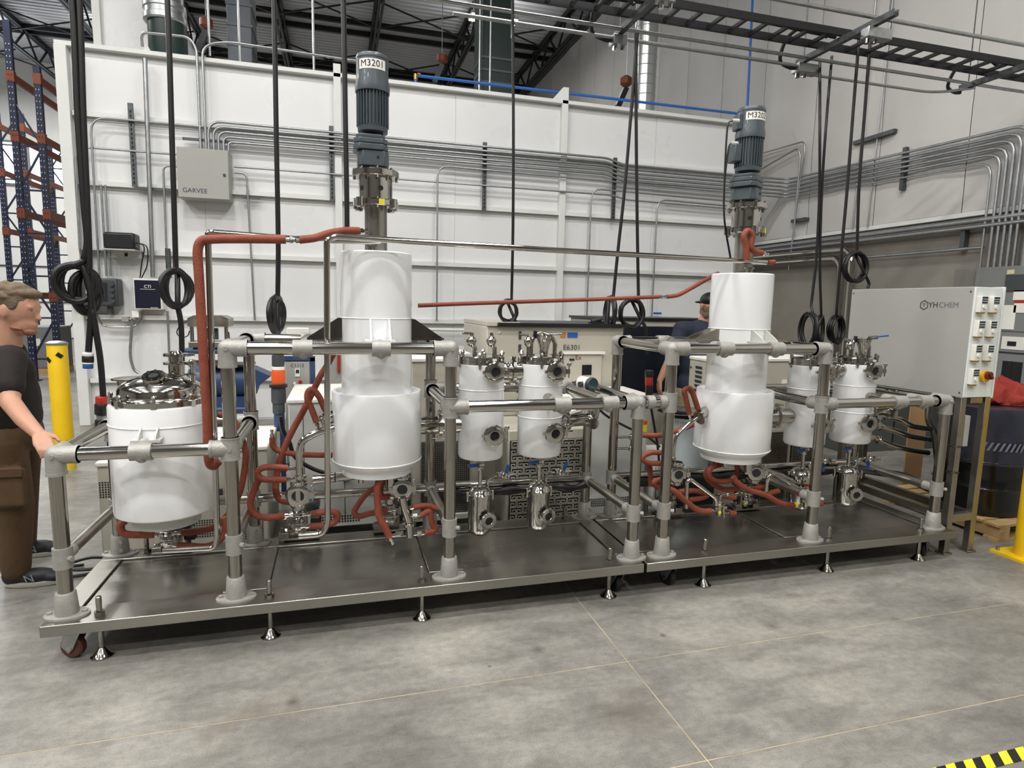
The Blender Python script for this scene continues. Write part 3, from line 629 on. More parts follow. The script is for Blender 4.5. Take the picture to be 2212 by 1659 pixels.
for (x, dz, rot, w1, w2) in ((1.891, 0, .05, 'left', 'left'), (2.238, 0, .05, 'right', 'left'), (4.06, -.01, -.42, 'left', 'right'), (4.43, -.012, -.42, 'right', 'right')):
    _, e, d = pot(x, dz, rot, 'polished steel pot with sight glass under the %s small vessel of the %s frame' % (w1, w2), 1.0 if x < 3 else 1.16)
    MB().cyl((x, .34, .655 + dz), (x, .34, .718 + dz), .0115, n=12).build('feed_stub', STEEL, _)
    ball_valve((x, .34, .68 + dz), Z_, (-1, -.25, 0) if x < 3 else (-1, -.1, -.08), 'ball valve with blue grip under the %s small vessel, %s frame' % (w1, w2), hl=.09)
    ball_valve(e + d * .035, d, (.25, -.1, 1) if x < 3 else (.1, -.1, -1), 'ball valve with blue grip on the elbow of the %s pot, %s frame' % (w1, w2))
    MB().cyl(e + d * .07, e + d * .1, .012, n=10).build('outlet', STEEL, _)
# ================================================================== PROCESS PIPES
def pxs(pts, Y): return [at(p[0], p[1], p[2] if len(p) > 2 else Y) for p in pts]
def pipe(label, pts, r, bend, m=STEEL, name='process_pipe', cat='pipe', n=12, flanges=()):
    o = MB().tube(roundpath(pts, bend), r, n).build(name, m, None, smooth=50); tag(o, label, cat)
    for (p, ax) in flanges:
        ax = V(ax).normalized(); MB().lathe(V(p) - ax * .009, [(r + .004, 0), (r * 1.75, .003), (r * 1.75, .015), (r + .004, .018)], ax, 20).build('clamp', STEEL, o)
    return o
def duct(label, a, b, r, par_name='connecting_pipe', clamps=(.5,)):
    a = V(a); b = V(b); d = (b - a); L = d.length; d.normalize()
    o = MB().cyl(a, b, r, n=28).build(par_name, STEEL); tag(o, label, 'pipe')
    for k in clamps:
        p = a + d * L * k; u, v_, _ = frame(d)
        c = MB().lathe(p - d * .014, [(r + .002, 0), (r + .016, .005), (r + .016, .023), (r + .002, .028)], d, 28).build('clamp', STEEL, o)
        q = p + Z_ * (r + .02); MB().obox(q, (.022, .026, .022)).cyl(q + V((0, -.05, .012)), q + V((0, .02, .012)), .004, n=8).build('clamp_bolt', STEEL, c)
        q = p - Z_ * (r + .02); MB().obox(q, (.026, .026, .018)).cyl(q + V((-.04, 0, -.004)), q + V((.04, 0, -.004)), .004, n=8).build('clamp_bolt', STEEL, c)
    return o
duct('short wide steel pipe with clamp between the left column and its left small vessel', (1.55, .34, .905), (1.775, .34, .905), .047)
duct('short wide steel pipe high between the two small vessels of the left frame', (2.01, .34, 1.195), (2.115, .34, 1.195), .05, clamps=(.55,))
duct('short wide steel pipe with clamp between the right column and its left small vessel', (3.72, .34, .89), (3.94, .34, .89), .047)
duct('short wide steel pipe high between the two small vessels of the right frame', (4.165, .34, 1.185), (4.305, .34, 1.185), .045)
for (x, w) in ((2.35, 'left'), (4.535, 'right')):
    o = duct('steel outlet pipe with butterfly fitting right of the funnel vessel in the %s frame' % w, (x, .34, .90), (x + .14, .36, .905), .036, 'outlet_pipe', (.35,))
    MB().tube(roundpath([(x + .13, .36, .905), (x + .22, .37, .90), (x + .23, .37, 1.04)], .06), .037, 16).build('elbow', STEEL, o)
    MB().cyl((x + .2, .30, .89), (x + .2, .36, .89), .032, n=16).build('blank_cap', STEEL, o)
    MB().bar((x + .1, .33, .97), (x + .18, .25, .98), .012, .006).build('lever', STEEL, o)
# overhead thin lines
pipe('thin upright steel tube rising beside the left tank and turning to the left column', pxs([(352, 1190), (464, 1184), (470, 1160), (449, 503), (459, 502)], .12) + pxs([(640, 516), (795, 512)], .22), .0135, .03)
o = pipe('thin steel tube rising from the left pump and crossing high to the right column', pxs([(645, 1158), (697, 1154), (708, 1130), (706, 520), (722, 511)], .1) + [at(1190, 540, .16), at(1655, 567, .25)], .0145, .035)
MB().cyl(at(1660, 567, .25), at(1673, 566, .25), .014, n=12).build('red_cap', HOSE, o)
pipe('short steel tube linking the upright tube to the top of the left column', pxs([(709, 520), (745, 521), (800, 523), (822, 521)], .2), .012, .01)
for (pts, w) in (([(722, 925), (690, 931), (652, 952), (646, 975), (648, 1042)], 'left'), ([(1520, 897), (1500, 905), (1462, 940), (1456, 960), (1452, 1000)], 'right')):
    P_ = pxs(pts, .28 if w == 'left' else .3); pipe('bent polished pipe from the side nozzle of the %s column down to the sight glass' % w, P_, .018 if w == 'left' else .012, .05, flanges=((P_[1] + (P_[0] - P_[1]) * .5, P_[0] - P_[1]), (P_[-1] + Z_ * .03, Z_)))
for (a, b, w) in (([(1482, 1098), (1484, 1040), (1492, 1036), (1538, 1070), (1547, 1078), (1548, 1092)], 0, 'left'), ([(1655, 1062), (1658, 1030), (1668, 1024), (1728, 1056), (1738, 1066), (1739, 1080)], 0, 'right')):
    pipe('%s of the two slanting steel tubes in front of the right frame' % w, pxs(a, .2), .0125, .03, n=12)
pipe('steel tube sloping down right behind the slanting tubes of the right frame', pxs([(1645, 1012), (1690, 1028), (1735, 1052)], .3), .017, .02)
# rear header pipe: shiny lagging clad pipe below the left column
o = pipe('horizontal steel pipe behind the left sight glass below the left column', pxs([(676, 1036), (735, 1030), (855, 1018)], .5), .026, .02)
for q in ((724, 1031), (788, 1025)): MB().torus(at(*q, .5), (1, 0, .0), .0265, .003, 20, 5).build('cable_tie', BLACK, o)
# sight glass crosses
def cross(px, py, Y, rot, label, s=1.0, body=True):
    c = at(px, py, Y); t = thing('sight_glass_tee', label, 'sight glass', c); R = M.Rotation(rot, 3, 'Z'); ax = R @ V((0, -1, 0))
    if body:
        MB().cyl(c + Z_ * .07, c - Z_ * .07, .03 * s, n=18).cyl(c - ax * .05, c + ax * .03, .03 * s, n=18).build('cross_body', STEEL, t)
        for k in (-1, 1): MB().lathe(c + Z_ * .055 * k - Z_ * .009, [(.034, 0), (.043, .004), (.043, .014), (.034, .018)], n=22).build('clamp', STEEL, t)
    MB().lathe(c + ax * .015, [(.034 * s, -.03), (.034 * s, 0), (.046 * s, .004), (.048 * s, .014), (.046 * s, .022), (.034 * s, .026), (.024 * s, .026), (.021 * s, .02)], ax, 30, cap1=False).build('sight_ring', STEEL, t)
    MB().cyl(c + ax * .02, c + ax * .036, .0212 * s, n=22).build('sight_pane', GLASSD, t)
    u = R @ X_; q = c + u * .054 * s + ax * .03; MB().obox(q, (.022, .02, .03), R).cyl(q - Z_ * .03, q + Z_ * .04, .004, n=8).sph(q + Z_ * .045, (.009, .004, .008)).build('wing_nut', STEEL, t)
    q = c - u * .054 * s + ax * .03; MB().obox(q, (.018, .018, .022), R).build('hinge', STEEL, t)
    return t
cross(646, 1067, .28, -.1, 'round sight glass under the bent pipe left of the left column', 1.28)
cross(869, 1053, .24, -.1, 'round sight glass hanging below the left column', 1.1)
cross(1461, 1022, .26, -.15, 'round sight glass beside the front left post of the right frame', 1.12)
cross(1629, 1018, .25, -.3, 'round sight glass hanging below the right column', 1.12)
# valve cluster on the front drain of the left column
o = pipe('slanting polished drain pipe running down from the sight glass below the left column', pxs([(869, 1075), (872, 1090), (884, 1128), (886, 1160)], .2), .02, .03, flanges=((at(884, 1132, .2), (0.1, 0, -1)),))
for (a, b) in (((846, 1158), (872, 1150)), ((892, 1155), (919, 1150)), ((884, 1115), (908, 1112))):
    MB().cyl(at(*a, .2), at(*b, .2), .0085, n=10).lathe(at((a[0] + b[0]) / 2, (a[1] + b[1]) / 2, .2) - X_ * .012, [(.014, 0), (.014, .024)], X_, 6).build('hose_barb', STEEL, o)
for (px, py, w) in ((1554, 1098, 'left'), (1741, 1082, 'right')):
    c = at(px, py, .2); t = thing('sample_valve', 'small steel valve with yellow dot at the foot of the %s slanting tube' % w, 'valve', c)
    MB().cyl(c + V((-.035, 0, 0)), c + V((.045, 0, 0)), .012, n=12).cyl(c + Z_ * .05, c - Z_ * .045, .016, n=12).lathe(c + Z_ * .012, [(.02, 0), (.028, .004), (.028, .014), (.02, .018)], n=18).build('body', STEEL, t)
    MB().cyl(c + V((.016, -.015, .03)), c + V((.02, -.02, -.055)), .007, n=8).build('lever', STEEL, t)
    MB().cyl(c + V((-.008, -.016, -.02)), c + V((-.008, -.019, -.02)), .011, n=14).build('yellow_sticker', YELST, t)
    MB().tube(roundpath([c + Z_ * .05, c + Z_ * .075, c + V((.04, -.01, .085))], .02), .007, 8).sph(c + V((.045, -.01, .087)), .011).build('upper_elbow', STEEL, t)
# pumps under the vessels
def pump(px, py, Y, label, yel=True, s=1.0):
    c = atz(px, py, .193); c.z = .1935; t = thing('gear_pump', label, 'pump', (c.x, c.y, .193)); Q = lambda x, y, z: c + V((x, y, z)) * s
    MB().obox(Q(.0, 0, .012), (.2 * s, .12 * s, .012)).build('base_plate', DULL, t, bevel=.002)
    for a in (-.075, .06): MB().obox(Q(a, -.03, .03), (.05 * s, .05 * s, .03 * s)).build('foot_block', DULL, t, bevel=.003)
    MB().obox(Q(-.01, 0, .085), (.1 * s, .09 * s, .09 * s)).build('housing', DULL, t, bevel=.006)
    MB().lathe(Q(-.01, -.045, .085), [(.042 * s, 0), (.042 * s, .02), (.03 * s, .028), (.016 * s, .034)], (0, -1, 0), 22).build('front_cover', STEEL, t)
    MB().lathe(Q(-.01, .0, .13), [(.04 * s, 0), (.046 * s, .006), (.046 * s, .018), (.03 * s, .022), (.028 * s, .05)], n=22).build('inlet_flange', STEEL, t)
    MB().lathe(Q(.055, .02, .085), [(.03 * s, 0), (.033 * s, .01), (.033 * s, .05), (.02 * s, .06)], (1, 0, 0), 18).build('coupling', BLACKP, t)
    for a in (.045, .11): MB().cyl(Q(-.06, -.01, a), Q(-.095, -.015, a), .009, n=10).lathe(Q(-.062, -.01, a), [(.014, 0), (.014, .012)], (-1, 0, 0), 6).build('hose_barb', STEEL, t)
    mo = MB().lathe(Q(.055, .05, .14), [(.03, 0), (.042, .01), (.042, .15), (.03, .16)], (0, 1, .12), 20).build('pump_motor', MOTOR, t)
    for k in range(14):
        a = 2 * PI * k / 14; MB().bar(Q(.055 + math.cos(a) * .043, .07, .142 + math.sin(a) * .043), Q(.055 + math.cos(a) * .043, .18, .155 + math.sin(a) * .043), .004, .009, up=(math.cos(a), 0, math.sin(a))).build('cooling_fin', MOTOR, mo, smooth=0)
    MB().obox(Q(.06, .1, .2), (.06, .06, .04)).build('terminal_box', DARKG, mo, bevel=.004)
    if yel: MB().obox(Q(-.03, -.052, .055), (.014, .012, .04)).build('yellow_tag', YELST, t, smooth=0)
    for k in range(5):
        a = 2 * PI * k / 5; MB().cyl(Q(-.01 + math.cos(a) * .034, -.06, .085 + math.sin(a) * .034), Q(-.01 + math.cos(a) * .034, -.072, .085 + math.sin(a) * .034), .005, n=6).build('bolt', STEEL, t)
    return t
pump(376, 1190, 0, 'compact steel gear pump under the left white tank', False, .95)
pump(648, 1160, 0, 'compact steel gear pump with yellow tag below the left bent pipe', True, 1.1)
pump(846, 1143, 0, 'compact steel gear pump with yellow tag behind the drain under the left column', True, 1.1)
pump(1440, 1108, 0, 'compact steel gear pump behind the front left post of the right frame', False)
pump(1606, 1098, 0, 'compact steel gear pump with yellow tag below the right column', True, 1.0)
# ================================================================== RED HOSES
def hose(label, pts, Y, r=.0185, ends='', k=6, group=None):
    P_ = spline(pxs(pts, Y), k)
    o = MB().tube(P_, r, 10).build('insulated_hose', HOSE, None, smooth=60); tag(o, label, 'hose', group)
    for e in ends:
        p, q = (P_[0], P_[1]) if e == 'a' else (P_[-1], P_[-2]); d = (p - q).normalized()
        MB().lathe(p - d * .004, [(r * .62, 0), (r * .62, .008), (r * .72, .009), (r * .72, .022), (r * .45, .024), (r * .45, .036), (r * .6, .037), (r * .6, .046)], d, 10).build('hose_fitting', STEEL, o, smooth=30)
    return o
hose('long red hose rising beside the left tank and bending right at the top', [(472, 996), (462, 1006), (452, 998), (449, 960), (447, 890), (440, 780), (435, 690), (430, 600), (427, 545), (434, 522), (455, 517), (520, 516), (617, 517)], .11, .0205, 'b', 8)
hose('short red hose joining the top line to the head of the left column', [(647, 518, .13), (680, 514, .15), (712, 504, .19), (745, 499, .23), (776, 499, .26)], .2, .019, 'ab')
hose('straight red hose stretched from the left column toward the right column', [(903, 660), (1000, 656), (1150, 651), (1300, 646), (1424, 641)], .6, .0125, 'b')
hose('red hose rising from the straight hose to the back of the right column', [(1441, 641), (1465, 637), (1490, 624), (1520, 607), (1552, 590)], .6, .0135, 'a')
hose('long red hose slanting down behind the post left of the left column', [(722, 760), (706, 790), (692, 812), (680, 837), (654, 890), (636, 922), (617, 961), (604, 998), (598, 1030), (596, 1060), (605, 1079), (628, 1085)], .5, .0175, 'b')
hose('looped red hose standing up over the bent pipe left of the left column', [(684, 912), (673, 883), (664, 862), (666, 846), (676, 842), (690, 858), (701, 882), (714, 900)], .42, .0165, 'a')
hose('red hose running level behind the upright tube to the left column jacket', [(588, 945), (590, 964), (606, 975), (640, 981), (680, 983), (725, 983)], .5, .015, 'a')
hose('red hose looping back at the left of the bent pipe', [(622, 1011), (590, 1009), (566, 1011), (556, 1022), (566, 1034), (590, 1036), (620, 1036)], .36, .0165, 'ab')
hose('red hose curving down left of the left gear pump', [(562, 1030), (547, 1063), (541, 1090), (551, 1111), (576, 1118), (615, 1114)], .4, .0175, 'b')
hose('looped red hose on the right side of the left gear pump', [(672, 1110), (697, 1107), (719, 1106), (730, 1114), (722, 1128), (697, 1135), (668, 1137)], .3, .0165, 'ab')
hose('thick red hose hanging from the bottom of the left column to its drain', [(842, 1024), (824, 1032), (815, 1054), (816, 1090), (819, 1115), (831, 1138), (842, 1160)], .2, .0185, 'b')
hose('red hose making a sharp bend behind the drain of the left column', [(815, 1052), (791, 1067), (772, 1092), (765, 1107), (775, 1115), (800, 1109), (838, 1103)], .46, .0165, 'b')
hose('thick red hose doubled behind the drain hose below the left column', [(846, 1026), (830, 1034), (822, 1052), (824, 1072), (842, 1073)], .3, .017, 'b')
hose('red hose stub reaching right from the left column drain', [(893, 1096), (910, 1093), (926, 1093), (944, 1098)], .22, .0155, 'a')
hose('red hose dropping right of the left column drain', [(908, 1115), (925, 1105), (930, 1112), (934, 1132), (941, 1142), (934, 1148), (918, 1151)], .2, .0165, 'ab')
hose('red hose curled under the left side of the white tank', [(270, 1126), (260, 1134), (264, 1149), (282, 1155), (333, 1155)], .38, .0175, 'b')
hose('red hose running right from the pump under the tank, upper one', [(392, 1151), (428, 1147), (461, 1139), (487, 1118)], .42, .0165, 'a')
hose('red hose running right from the pump under the tank, lower one', [(383, 1178), (416, 1181), (452, 1180), (478, 1163), (487, 1140), (482, 1118)], .36, .018, 'a')
hose('red hose hanging right of the second front post from the left', [(470, 895), (498, 902), (516, 928), (526, 959), (531, 986), (524, 1040), (512, 1078), (492, 1112), (470, 1132)], .5, .0165)
hose('tight red hose loop standing left of the right column jacket', [(1489, 894), (1481, 858), (1478, 845), (1486, 839), (1495, 846), (1508, 884)], .3, .0165, 'ab')
hose('red hose running from the rear valve block to the side of the right column', [(1382, 940), (1410, 941), (1431, 939), (1467, 929), (1500, 916)], .48, .0165, 'a')
hose('red hose looping back left of the front left post of the right frame', [(1432, 978), (1405, 978), (1387, 989), (1400, 1000), (1432, 1001)], .45, .0165)
hose('red hose dropping behind the front left post of the right frame', [(1402, 1000), (1405, 1024), (1406, 1050)], .5, .0165)
hose('red hose end curling beside the front left post of the right frame', [(1440, 1036), (1422, 1037), (1412, 1044), (1422, 1054)], .42, .018)
hose('inner red hose loop hanging under the right column', [(1546, 990), (1543, 1005), (1533, 1015), (1533, 1029), (1547, 1039), (1566, 1040), (1585, 1034), (1593, 1020), (1589, 990)], .32, .0165)
hose('outer red hose loop hanging under the right column', [(1566, 992), (1560, 1002), (1537, 1010), (1525, 1022), (1530, 1037), (1548, 1051), (1570, 1057), (1597, 1055)], .4, .0165, 'b')
yh_ = hose('long red hose with yellow band sloping down to the right sample valve', [(1584, 1030), (1592, 1042), (1618, 1058), (1654, 1069), (1684, 1086), (1718, 1092)], .2, .0175, 'b')
MB().cyl(at(1717, 1091, .2) - X_ * .008, at(1717, 1091, .2) + X_ * .01, .0192, n=14).build('yellow_band', YELST, yh_)
hose('long red hose sloping down to the left sample valve', [(1440, 1054), (1461, 1064), (1477, 1079), (1498, 1096), (1516, 1104), (1536, 1104)], .2, .0185, 'b')
hose('red hose loop lying before the perforated panel below the right column', [(1466, 1062), (1496, 1060), (1519, 1064), (1528, 1070), (1515, 1076), (1488, 1080)], .42, .0165)
SH = 'short red hose ends at the right frame valves'
for (a, b, w) in (((1557, 1071), (1588, 1074), 'upper short red hose end at the left sample valve'), ((1574, 1108), (1588, 1109), 'lower short red hose end at the left sample valve'), ((1739, 1056), (1769, 1056), 'upper short red hose end at the right sample valve'), ((1761, 1088), (1775, 1088), 'lower short red hose end at the right sample valve'), ((1628, 1052), (1656, 1053), 'short red hose end under the right column sight glass'), ((1658, 1067), (1682, 1060), 'short red hose end tilted up behind the right slanting tube')):
    hose(w, [a, ((a[0] + b[0]) / 2, (a[1] + b[1]) / 2), b], .24, .0175, 'a', 3)
hose('bent red hose standing at the head of the right column', [(1614, 562), (1611, 530), (1607, 510), (1615, 499), (1625, 510), (1622, 532), (1631, 543), (1646, 547)], .2, .0185, 'b')
# ================================================================== METAL FLEX HOSES, TRANSMITTERS
for (pts, w, c) in (([(1900, 897), (1940, 905), (1970, 920), (2010, 927)], 'uppermost', 1), ([(1890, 918), (1930, 930), (1965, 942), (2010, 950)], 'middle', 0), ([(1885, 945), (1925, 962), (1965, 972), (2005, 978)], 'lowest', 0)):
    P_ = spline(pxs(pts, .62), 10); o = MB().tube(P_, [.0195 + .002 * (i % 2) for i in range(len(P_))], 12).build('flexible_metal_hose', STEEL, None, smooth=60)
    tag(o, '%s of three corrugated steel hoses right of the right frame vessels' % w, 'hose')
    d = (P_[1] - P_[0]).normalized(); MB().lathe(P_[0] + d * .05, [(.022, 0), (.03, .004), (.03, .018), (.022, .022)], d, 18).build('clamp', STEEL, o)
def transmitter(px, py, Y, rot, label):
    c = at(px, py, Y); t = thing('pressure_transmitter', label, 'gauge', c); R = M.Rotation(rot, 3, 'Z'); ax = R @ V((0, -1, 0))
    MB().cyl(c - ax * .055, c + ax * .035, .041, n=24).build('housing', BEIGEL, t)
    MB().lathe(c + ax * .03, [(.042, 0), (.0435, .006), (.0435, .022), (.04, .028), (.034, .028), (.032, .024)], ax, 28, cap1=False).build('cover_ring', DARKG, t); MB().cyl(c + ax * .03, c + ax * .055, .033, n=24).build('dial_pane', mat('dial_glass', '2f4547', .12), t)
    MB().cyl(c - Z_ * .03, c - Z_ * .085, .02, n=14).lathe(c - Z_ * .125, [(.03, 0), (.034, .008), (.034, .035), (.024, .042)], n=18).cyl(c - Z_ * .13, c - Z_ * .21, .012, n=10).build('stem', BEIGEL, t)
    MB().cyl(c - R @ X_ * .03, c - R @ X_ * .06, .016, n=12).build('cable_gland', DARKG, t)
    return t
transmitter(1268, 829, .5, .3, 'beige pressure transmitter with round dark face by the left frame corner')
transmitter(1916, 828, .62, -.35, 'beige pressure transmitter with round dark face before the control cabinet')
# rear valve manifold seen behind the front left post of the right frame
c = at(1355, 944, .66)
t = thing('valve_manifold', 'brass and steel valve block clamped to the rear left post of the right frame', 'valve', c)
for z in (.0, -.075):
    MB().cyl(c + V((-.07, 0, z)), c + V((.07, 0, z)), .008, n=10).build('tube', STEEL, t); MB().sph(c + V((.03, 0, z)), .022).cyl(c + V((.03, 0, z)), c + V((.03, -.035, z)), .008, n=8).build('valve_body', STEEL, t)
    MB().bar(c + V((.03, -.035, z)), c + V((.055, -.045, z + .03)), .01, .005).build('lever', mat('brass%s' % z, 'b59a4c', .3, 1), t)
MB().cyl(c + V((.035, 0, -.08)), c + V((.035, 0, .005)), .01, n=10).build('riser', STEEL, t)
# black cable bundles tied along the rear low rails
for (x0, x1, w) in ((1.75, 2.66, 'left'), (2.95, 4.75, 'right')):
    pts = [V((x0 + (x1 - x0) * i / 9, .625 + .012 * math.sin(i * 2.3), .43 - .02 * math.sin(i * 1.4) ** 2)) for i in range(10)]
    o = MB().tube(spline(pts), [.024 + .006 * math.sin(i * .6) for i in range(len(pts) * 6 - 5)], 10).build('cable_bundle', BLACK, None, smooth=60); tag(o, 'thick black cable bundle tied along the rear low rail of the %s frame' % w, 'cable')
o = MB().tube(spline([(4.6, .6, .45), (4.8, .45, .44), (4.83, .25, .46), (4.84, .1, .43), (4.83, .0, .44)]), .026, 10).build('cable_bundle', BLACK, None); tag(o, 'black cable bundle lying along the right end rail of the right frame', 'cable')
# ================================================================== CHILLERS AND MACHINES BEHIND
def grid_holes(p0, ux, uz, nx, nz, w, h, sx, sz, par, m=VOID, d=(0, -1, 0), name='vent_holes'):
    "field of small square openings, one joined part"
    mb = MB(); d = V(d); p0 = V(p0); ux = V(ux); uz = V(uz)
    for i in range(nx):
        for k in range(nz):
            p = p0 + ux * (i * sx) + uz * (k * sz); q = [p, p + ux * w, p + ux * w + uz * h, p + uz * h]
            o = len(mb.v); mb.v += [a + d * .003 for a in q]; mb.f.append([o, o + 1, o + 2, o + 3])
    return stuff(mb.build(name, m, par, smooth=0))
def cabinet(name, label, x0, x1, y0, y1, z1, m=BEIGE, top=None, z0=.0, cat='machine', seams=(), bevel=.008, wheels=False):
    t = thing(name, label, cat, ((x0 + x1) / 2, (y0 + y1) / 2, z0))
    zb = z0 + (.09 if wheels else .0)
    MB().box(x0, x1, y0, y1, zb, z1 - (.03 if top else 0)).build('body', m, t, bevel=bevel)
    if top: MB().box(x0 - .008, x1 + .008, y0 - .01, y1, z1 - .03, z1).build('top_cover', top, t, bevel=bevel)
    for s in seams: MB().box(x0 + (x1 - x0) * s - .002, x0 + (x1 - x0) * s + .002, y0 - .0015, y0 + .01, zb + .03, z1 - .06).build('door_seam', GRIDM, t, smooth=0)
    if wheels:
        for x in (x0 + .06, x1 - .06):
            w_ = MB().cyl((x - .012, y0 + .06, .04), (x + .012, y0 + .06, .04), .038, n=14).build('caster', BLACKP, t); MB().box(x - .02, x + .02, y0 + .03, y0 + .09, .07, .092).build('fork', GALV, w_)
    return t
u = cabinet('chiller', 'low beige chiller behind the left tank with a square-hole vent', -.226, .22, 1.09, 1.75, .60, BEIGE, BEIGEL)
grid_holes((-.22, 1.09, .385), X_, Z_, 12, 7, .0085, .0085, .0145, .0145, u)
MB().tube(spline([(-.05, 1.3, .60), (-.02, 1.25, .66), (.03, 1.2, .70), (.1, 1.18, .70)]), .008, 6).build('drain_tube', PANELG, u)
u = cabinet('chiller', 'beige chiller right of the left tank with dark vents low down', .25, .70, 1.09, 1.75, .66, BEIGE, BEIGEL, seams=(.5,))
grid_holes((.50, 1.09, .05), X_, Z_, 12, 11, .0085, .0085, .0145, .0145, u); grid_holes((.27, 1.09, .10), X_, Z_, 8, 8, .0085, .0085, .0145, .0145, u)
MB().box(.38, .44, 1.083, 1.092, .33, .40).build('number_plate', DARKG, u, smooth=0)
u = cabinet('chiller', 'tall pale chiller with white sloping-front top behind the left column', .83, 1.56, 1.12, 1.85, .945, PANELG, BEIGEL, wheels=True, seams=(.12, .46, .74))
grid_holes((1.02, 1.12, .12), X_, Z_, 14, 3, .011, .011, .0175, .0175, u); 
MB().box(1.40, 1.47, 1.112, 1.122, .30, .37).build('switch_plate', DARKG, u, smooth=0); MB().cyl((1.435, 1.105, .335), (1.435, 1.115, .335), .014, n=14).build('push_button', LABELW, u)
MB().tube(spline([(1.42, 1.12, .17), (1.44, 1.04, .18), (1.5, 1.02, .17), (1.52, 1.05, .08), (1.45, 1.08, .03)]), .018, 8).build('power_lead', BLACK, u)
MB().box(1.15, 1.2, 1.1, 1.12, .4, .6).build('handle_recess', DARKG, u, bevel=.004)
u = cabinet('chiller', 'tall beige chiller with a pale top and mesh grille between left column and small vessels', 1.60, 2.08, 1.14, 1.9, 1.20, BEIGE, BEIGEL, wheels=True)
MB().box(1.665, 2.0, 1.128, 1.142, .12, .63).build('grille_frame', GRIDM, u, smooth=0)
mb = MB()
for i in range(24): mb.box(1.668 + i * .0142, 1.672 + i * .0142, 1.120, 1.127, .125, .625)
for k in range(36): mb.box(1.665, 2.0, 1.120, 1.127, .125 + k * .0142, .129 + k * .0142)
stuff(mb.build('grille_mesh', DULL, u, smooth=0))
MB().box(1.62, 2.06, 1.10, 1.14, .09, .125).build('skirt', PANELG, u)
o = MB().bar((2.11, 1.0, 0), (2.13, 1.15, .95), .075, .05).build('frame_post', DULL, None); tag(o, 'grey steel post standing between two chillers behind the small vessels', 'post')
# fretwork panel unit with the large machine above it
u = cabinet('cooling_unit', 'big beige machine marked E6301 with a fretwork vent low in front', 2.26, 2.85, 1.08, 2.3, .70, BEIGE, None)
MB().box(2.22, 3.36, 1.62, 2.5, .70, 1.40).build('upper_body', BEIGE, u, bevel=.012)
MB().box(2.30, 3.38, 1.58, 2.5, 1.40, 1.425).build('black_top_edge', BLACKP, u); MB().box(2.22, 2.48, 1.60, 2.5, 1.40, 1.43).build('top_left_cover', BEIGE, u)
MB().prism([(2.5, 1.62, .96), (2.84, 1.62, .92), (2.84, 1.2, .80), (2.5, 1.12, .74)], (0, 0, .02)).build('sloping_ledge', BEIGEL, u)
MB().box(2.85, 3.17, 1.60, 1.622, .86, 1.18).build('access_door', BEIGE, u, bevel=.004)
MB().box(2.83, 3.19, 1.585, 1.622, 1.185, 1.205).build('door_hood', BEIGEL, u)
for (x0, x1, z0, z1) in ((3.00, 3.08, 1.02, 1.1), (2.89, 2.93, 1.135, 1.15), (2.9, 2.98, .88, .92)): MB().box(x0, x1, 1.594, 1.602, z0, z1).build('window_slot', GLASSD, u, smooth=0)
for (x0, x1, m_, nm) in ((2.815, 2.86, mat('tan_tape', 'b8793f', .6), 'tan_sticker'), (2.875, 2.96, BLUET, 'blue_sticker')): MB().box(x0, x1, 1.615, 1.6205, 1.315, 1.355).build(nm, m_, u, smooth=0)
text_mb('E6301', .06, FRONT((2.915, 1.6155, 1.235))).build('lettering', mat('grey_ink', '44464a', .6), u, smooth=0)
text_mb('Ex', .052, FRONT((2.965, 1.598, 1.157))).build('door_lettering', mat('red_ink', '6e2a22', .6), u, smooth=0)
for z in (.78, .9, 1.0, 1.1, 1.2, 1.3): MB().box(2.475, 2.495, 1.612, 1.6195, z, z + .06).build('hinge_slot', DARKG, u, smooth=0)
MB().cyl((3.1, 1.68, 1.44), (3.18, 1.68, 1.46), .018, n=10).bar((3.08, 1.68, 1.43), (3.2, 1.68, 1.435), .04, .02).build('cable_clip', BLACKP, u)
fr = MB().box(2.27, 2.84, 1.066, 1.082, .06, .63).build('vent_panel', GRIDM, u, smooth=0)
mb = MB()                                   # interlocking fret pattern as real strips
cell = .047
for i in range(12):
    for k in range(12):
        x, z = 2.275 + i * cell, .065 + k * cell; f = 1 if (i + k) % 2 else -1; b = lambda x0, x1, z0, z1: mb.box(x + (x0 if f > 0 else cell - x1), x + (x1 if f > 0 else cell - x0), 1.0585, 1.0655, z + z0, z + z1)
        b(.002, .045, .0405, .0455); b(.002, .007, .002, .0405); b(.007, .045, .002, .007); b(.04, .045, .007, .027); b(.016, .04, .022, .027); b(.016, .021, .014, .022)
stuff(mb.build('fretwork', BEIGE, u, smooth=0))
MB().box(2.26, 2.85, 1.05, 1.08, .02, .06).build('skirt', DARKG, u)
# machine with the tinted window
u = cabinet('test_chamber', 'beige machine with a big dark tinted window behind the person in navy', 3.56, 4.9, 2.3, 3.2, 1.44, BEIGE, None)
MB().box(3.54, 4.92, 2.28, 3.2, 1.44, 1.465).build('dark_top_edge', BLACKP, u)
MB().box(3.75, 4.72, 2.285, 2.302, .74, 1.385).build('tinted_window', SCREEN, u, bevel=.004)
MB().box(3.58, 3.71, 2.26, 2.302, .7, 1.42).build('window_jamb', BEIGE, u, bevel=.006); MB().box(3.44, 3.565, 2.24, 2.5, 1.1, 1.41).build('side_box', PANELG, u, bevel=.006); MB().box(3.45, 3.555, 2.235, 2.245, 1.31, 1.325).build('slot', VOID, u, smooth=0)
u.location.y += .13
u = cabinet('chiller', 'low pale chiller with white top behind the gap between the two frames', 2.86, 3.34, 1.12, 1.56, .93, PANELG, BEIGEL, seams=())
grid_holes((2.88, 1.12, .10), X_, Z_, 22, 4, .0105, .0105, .016, .016, u)
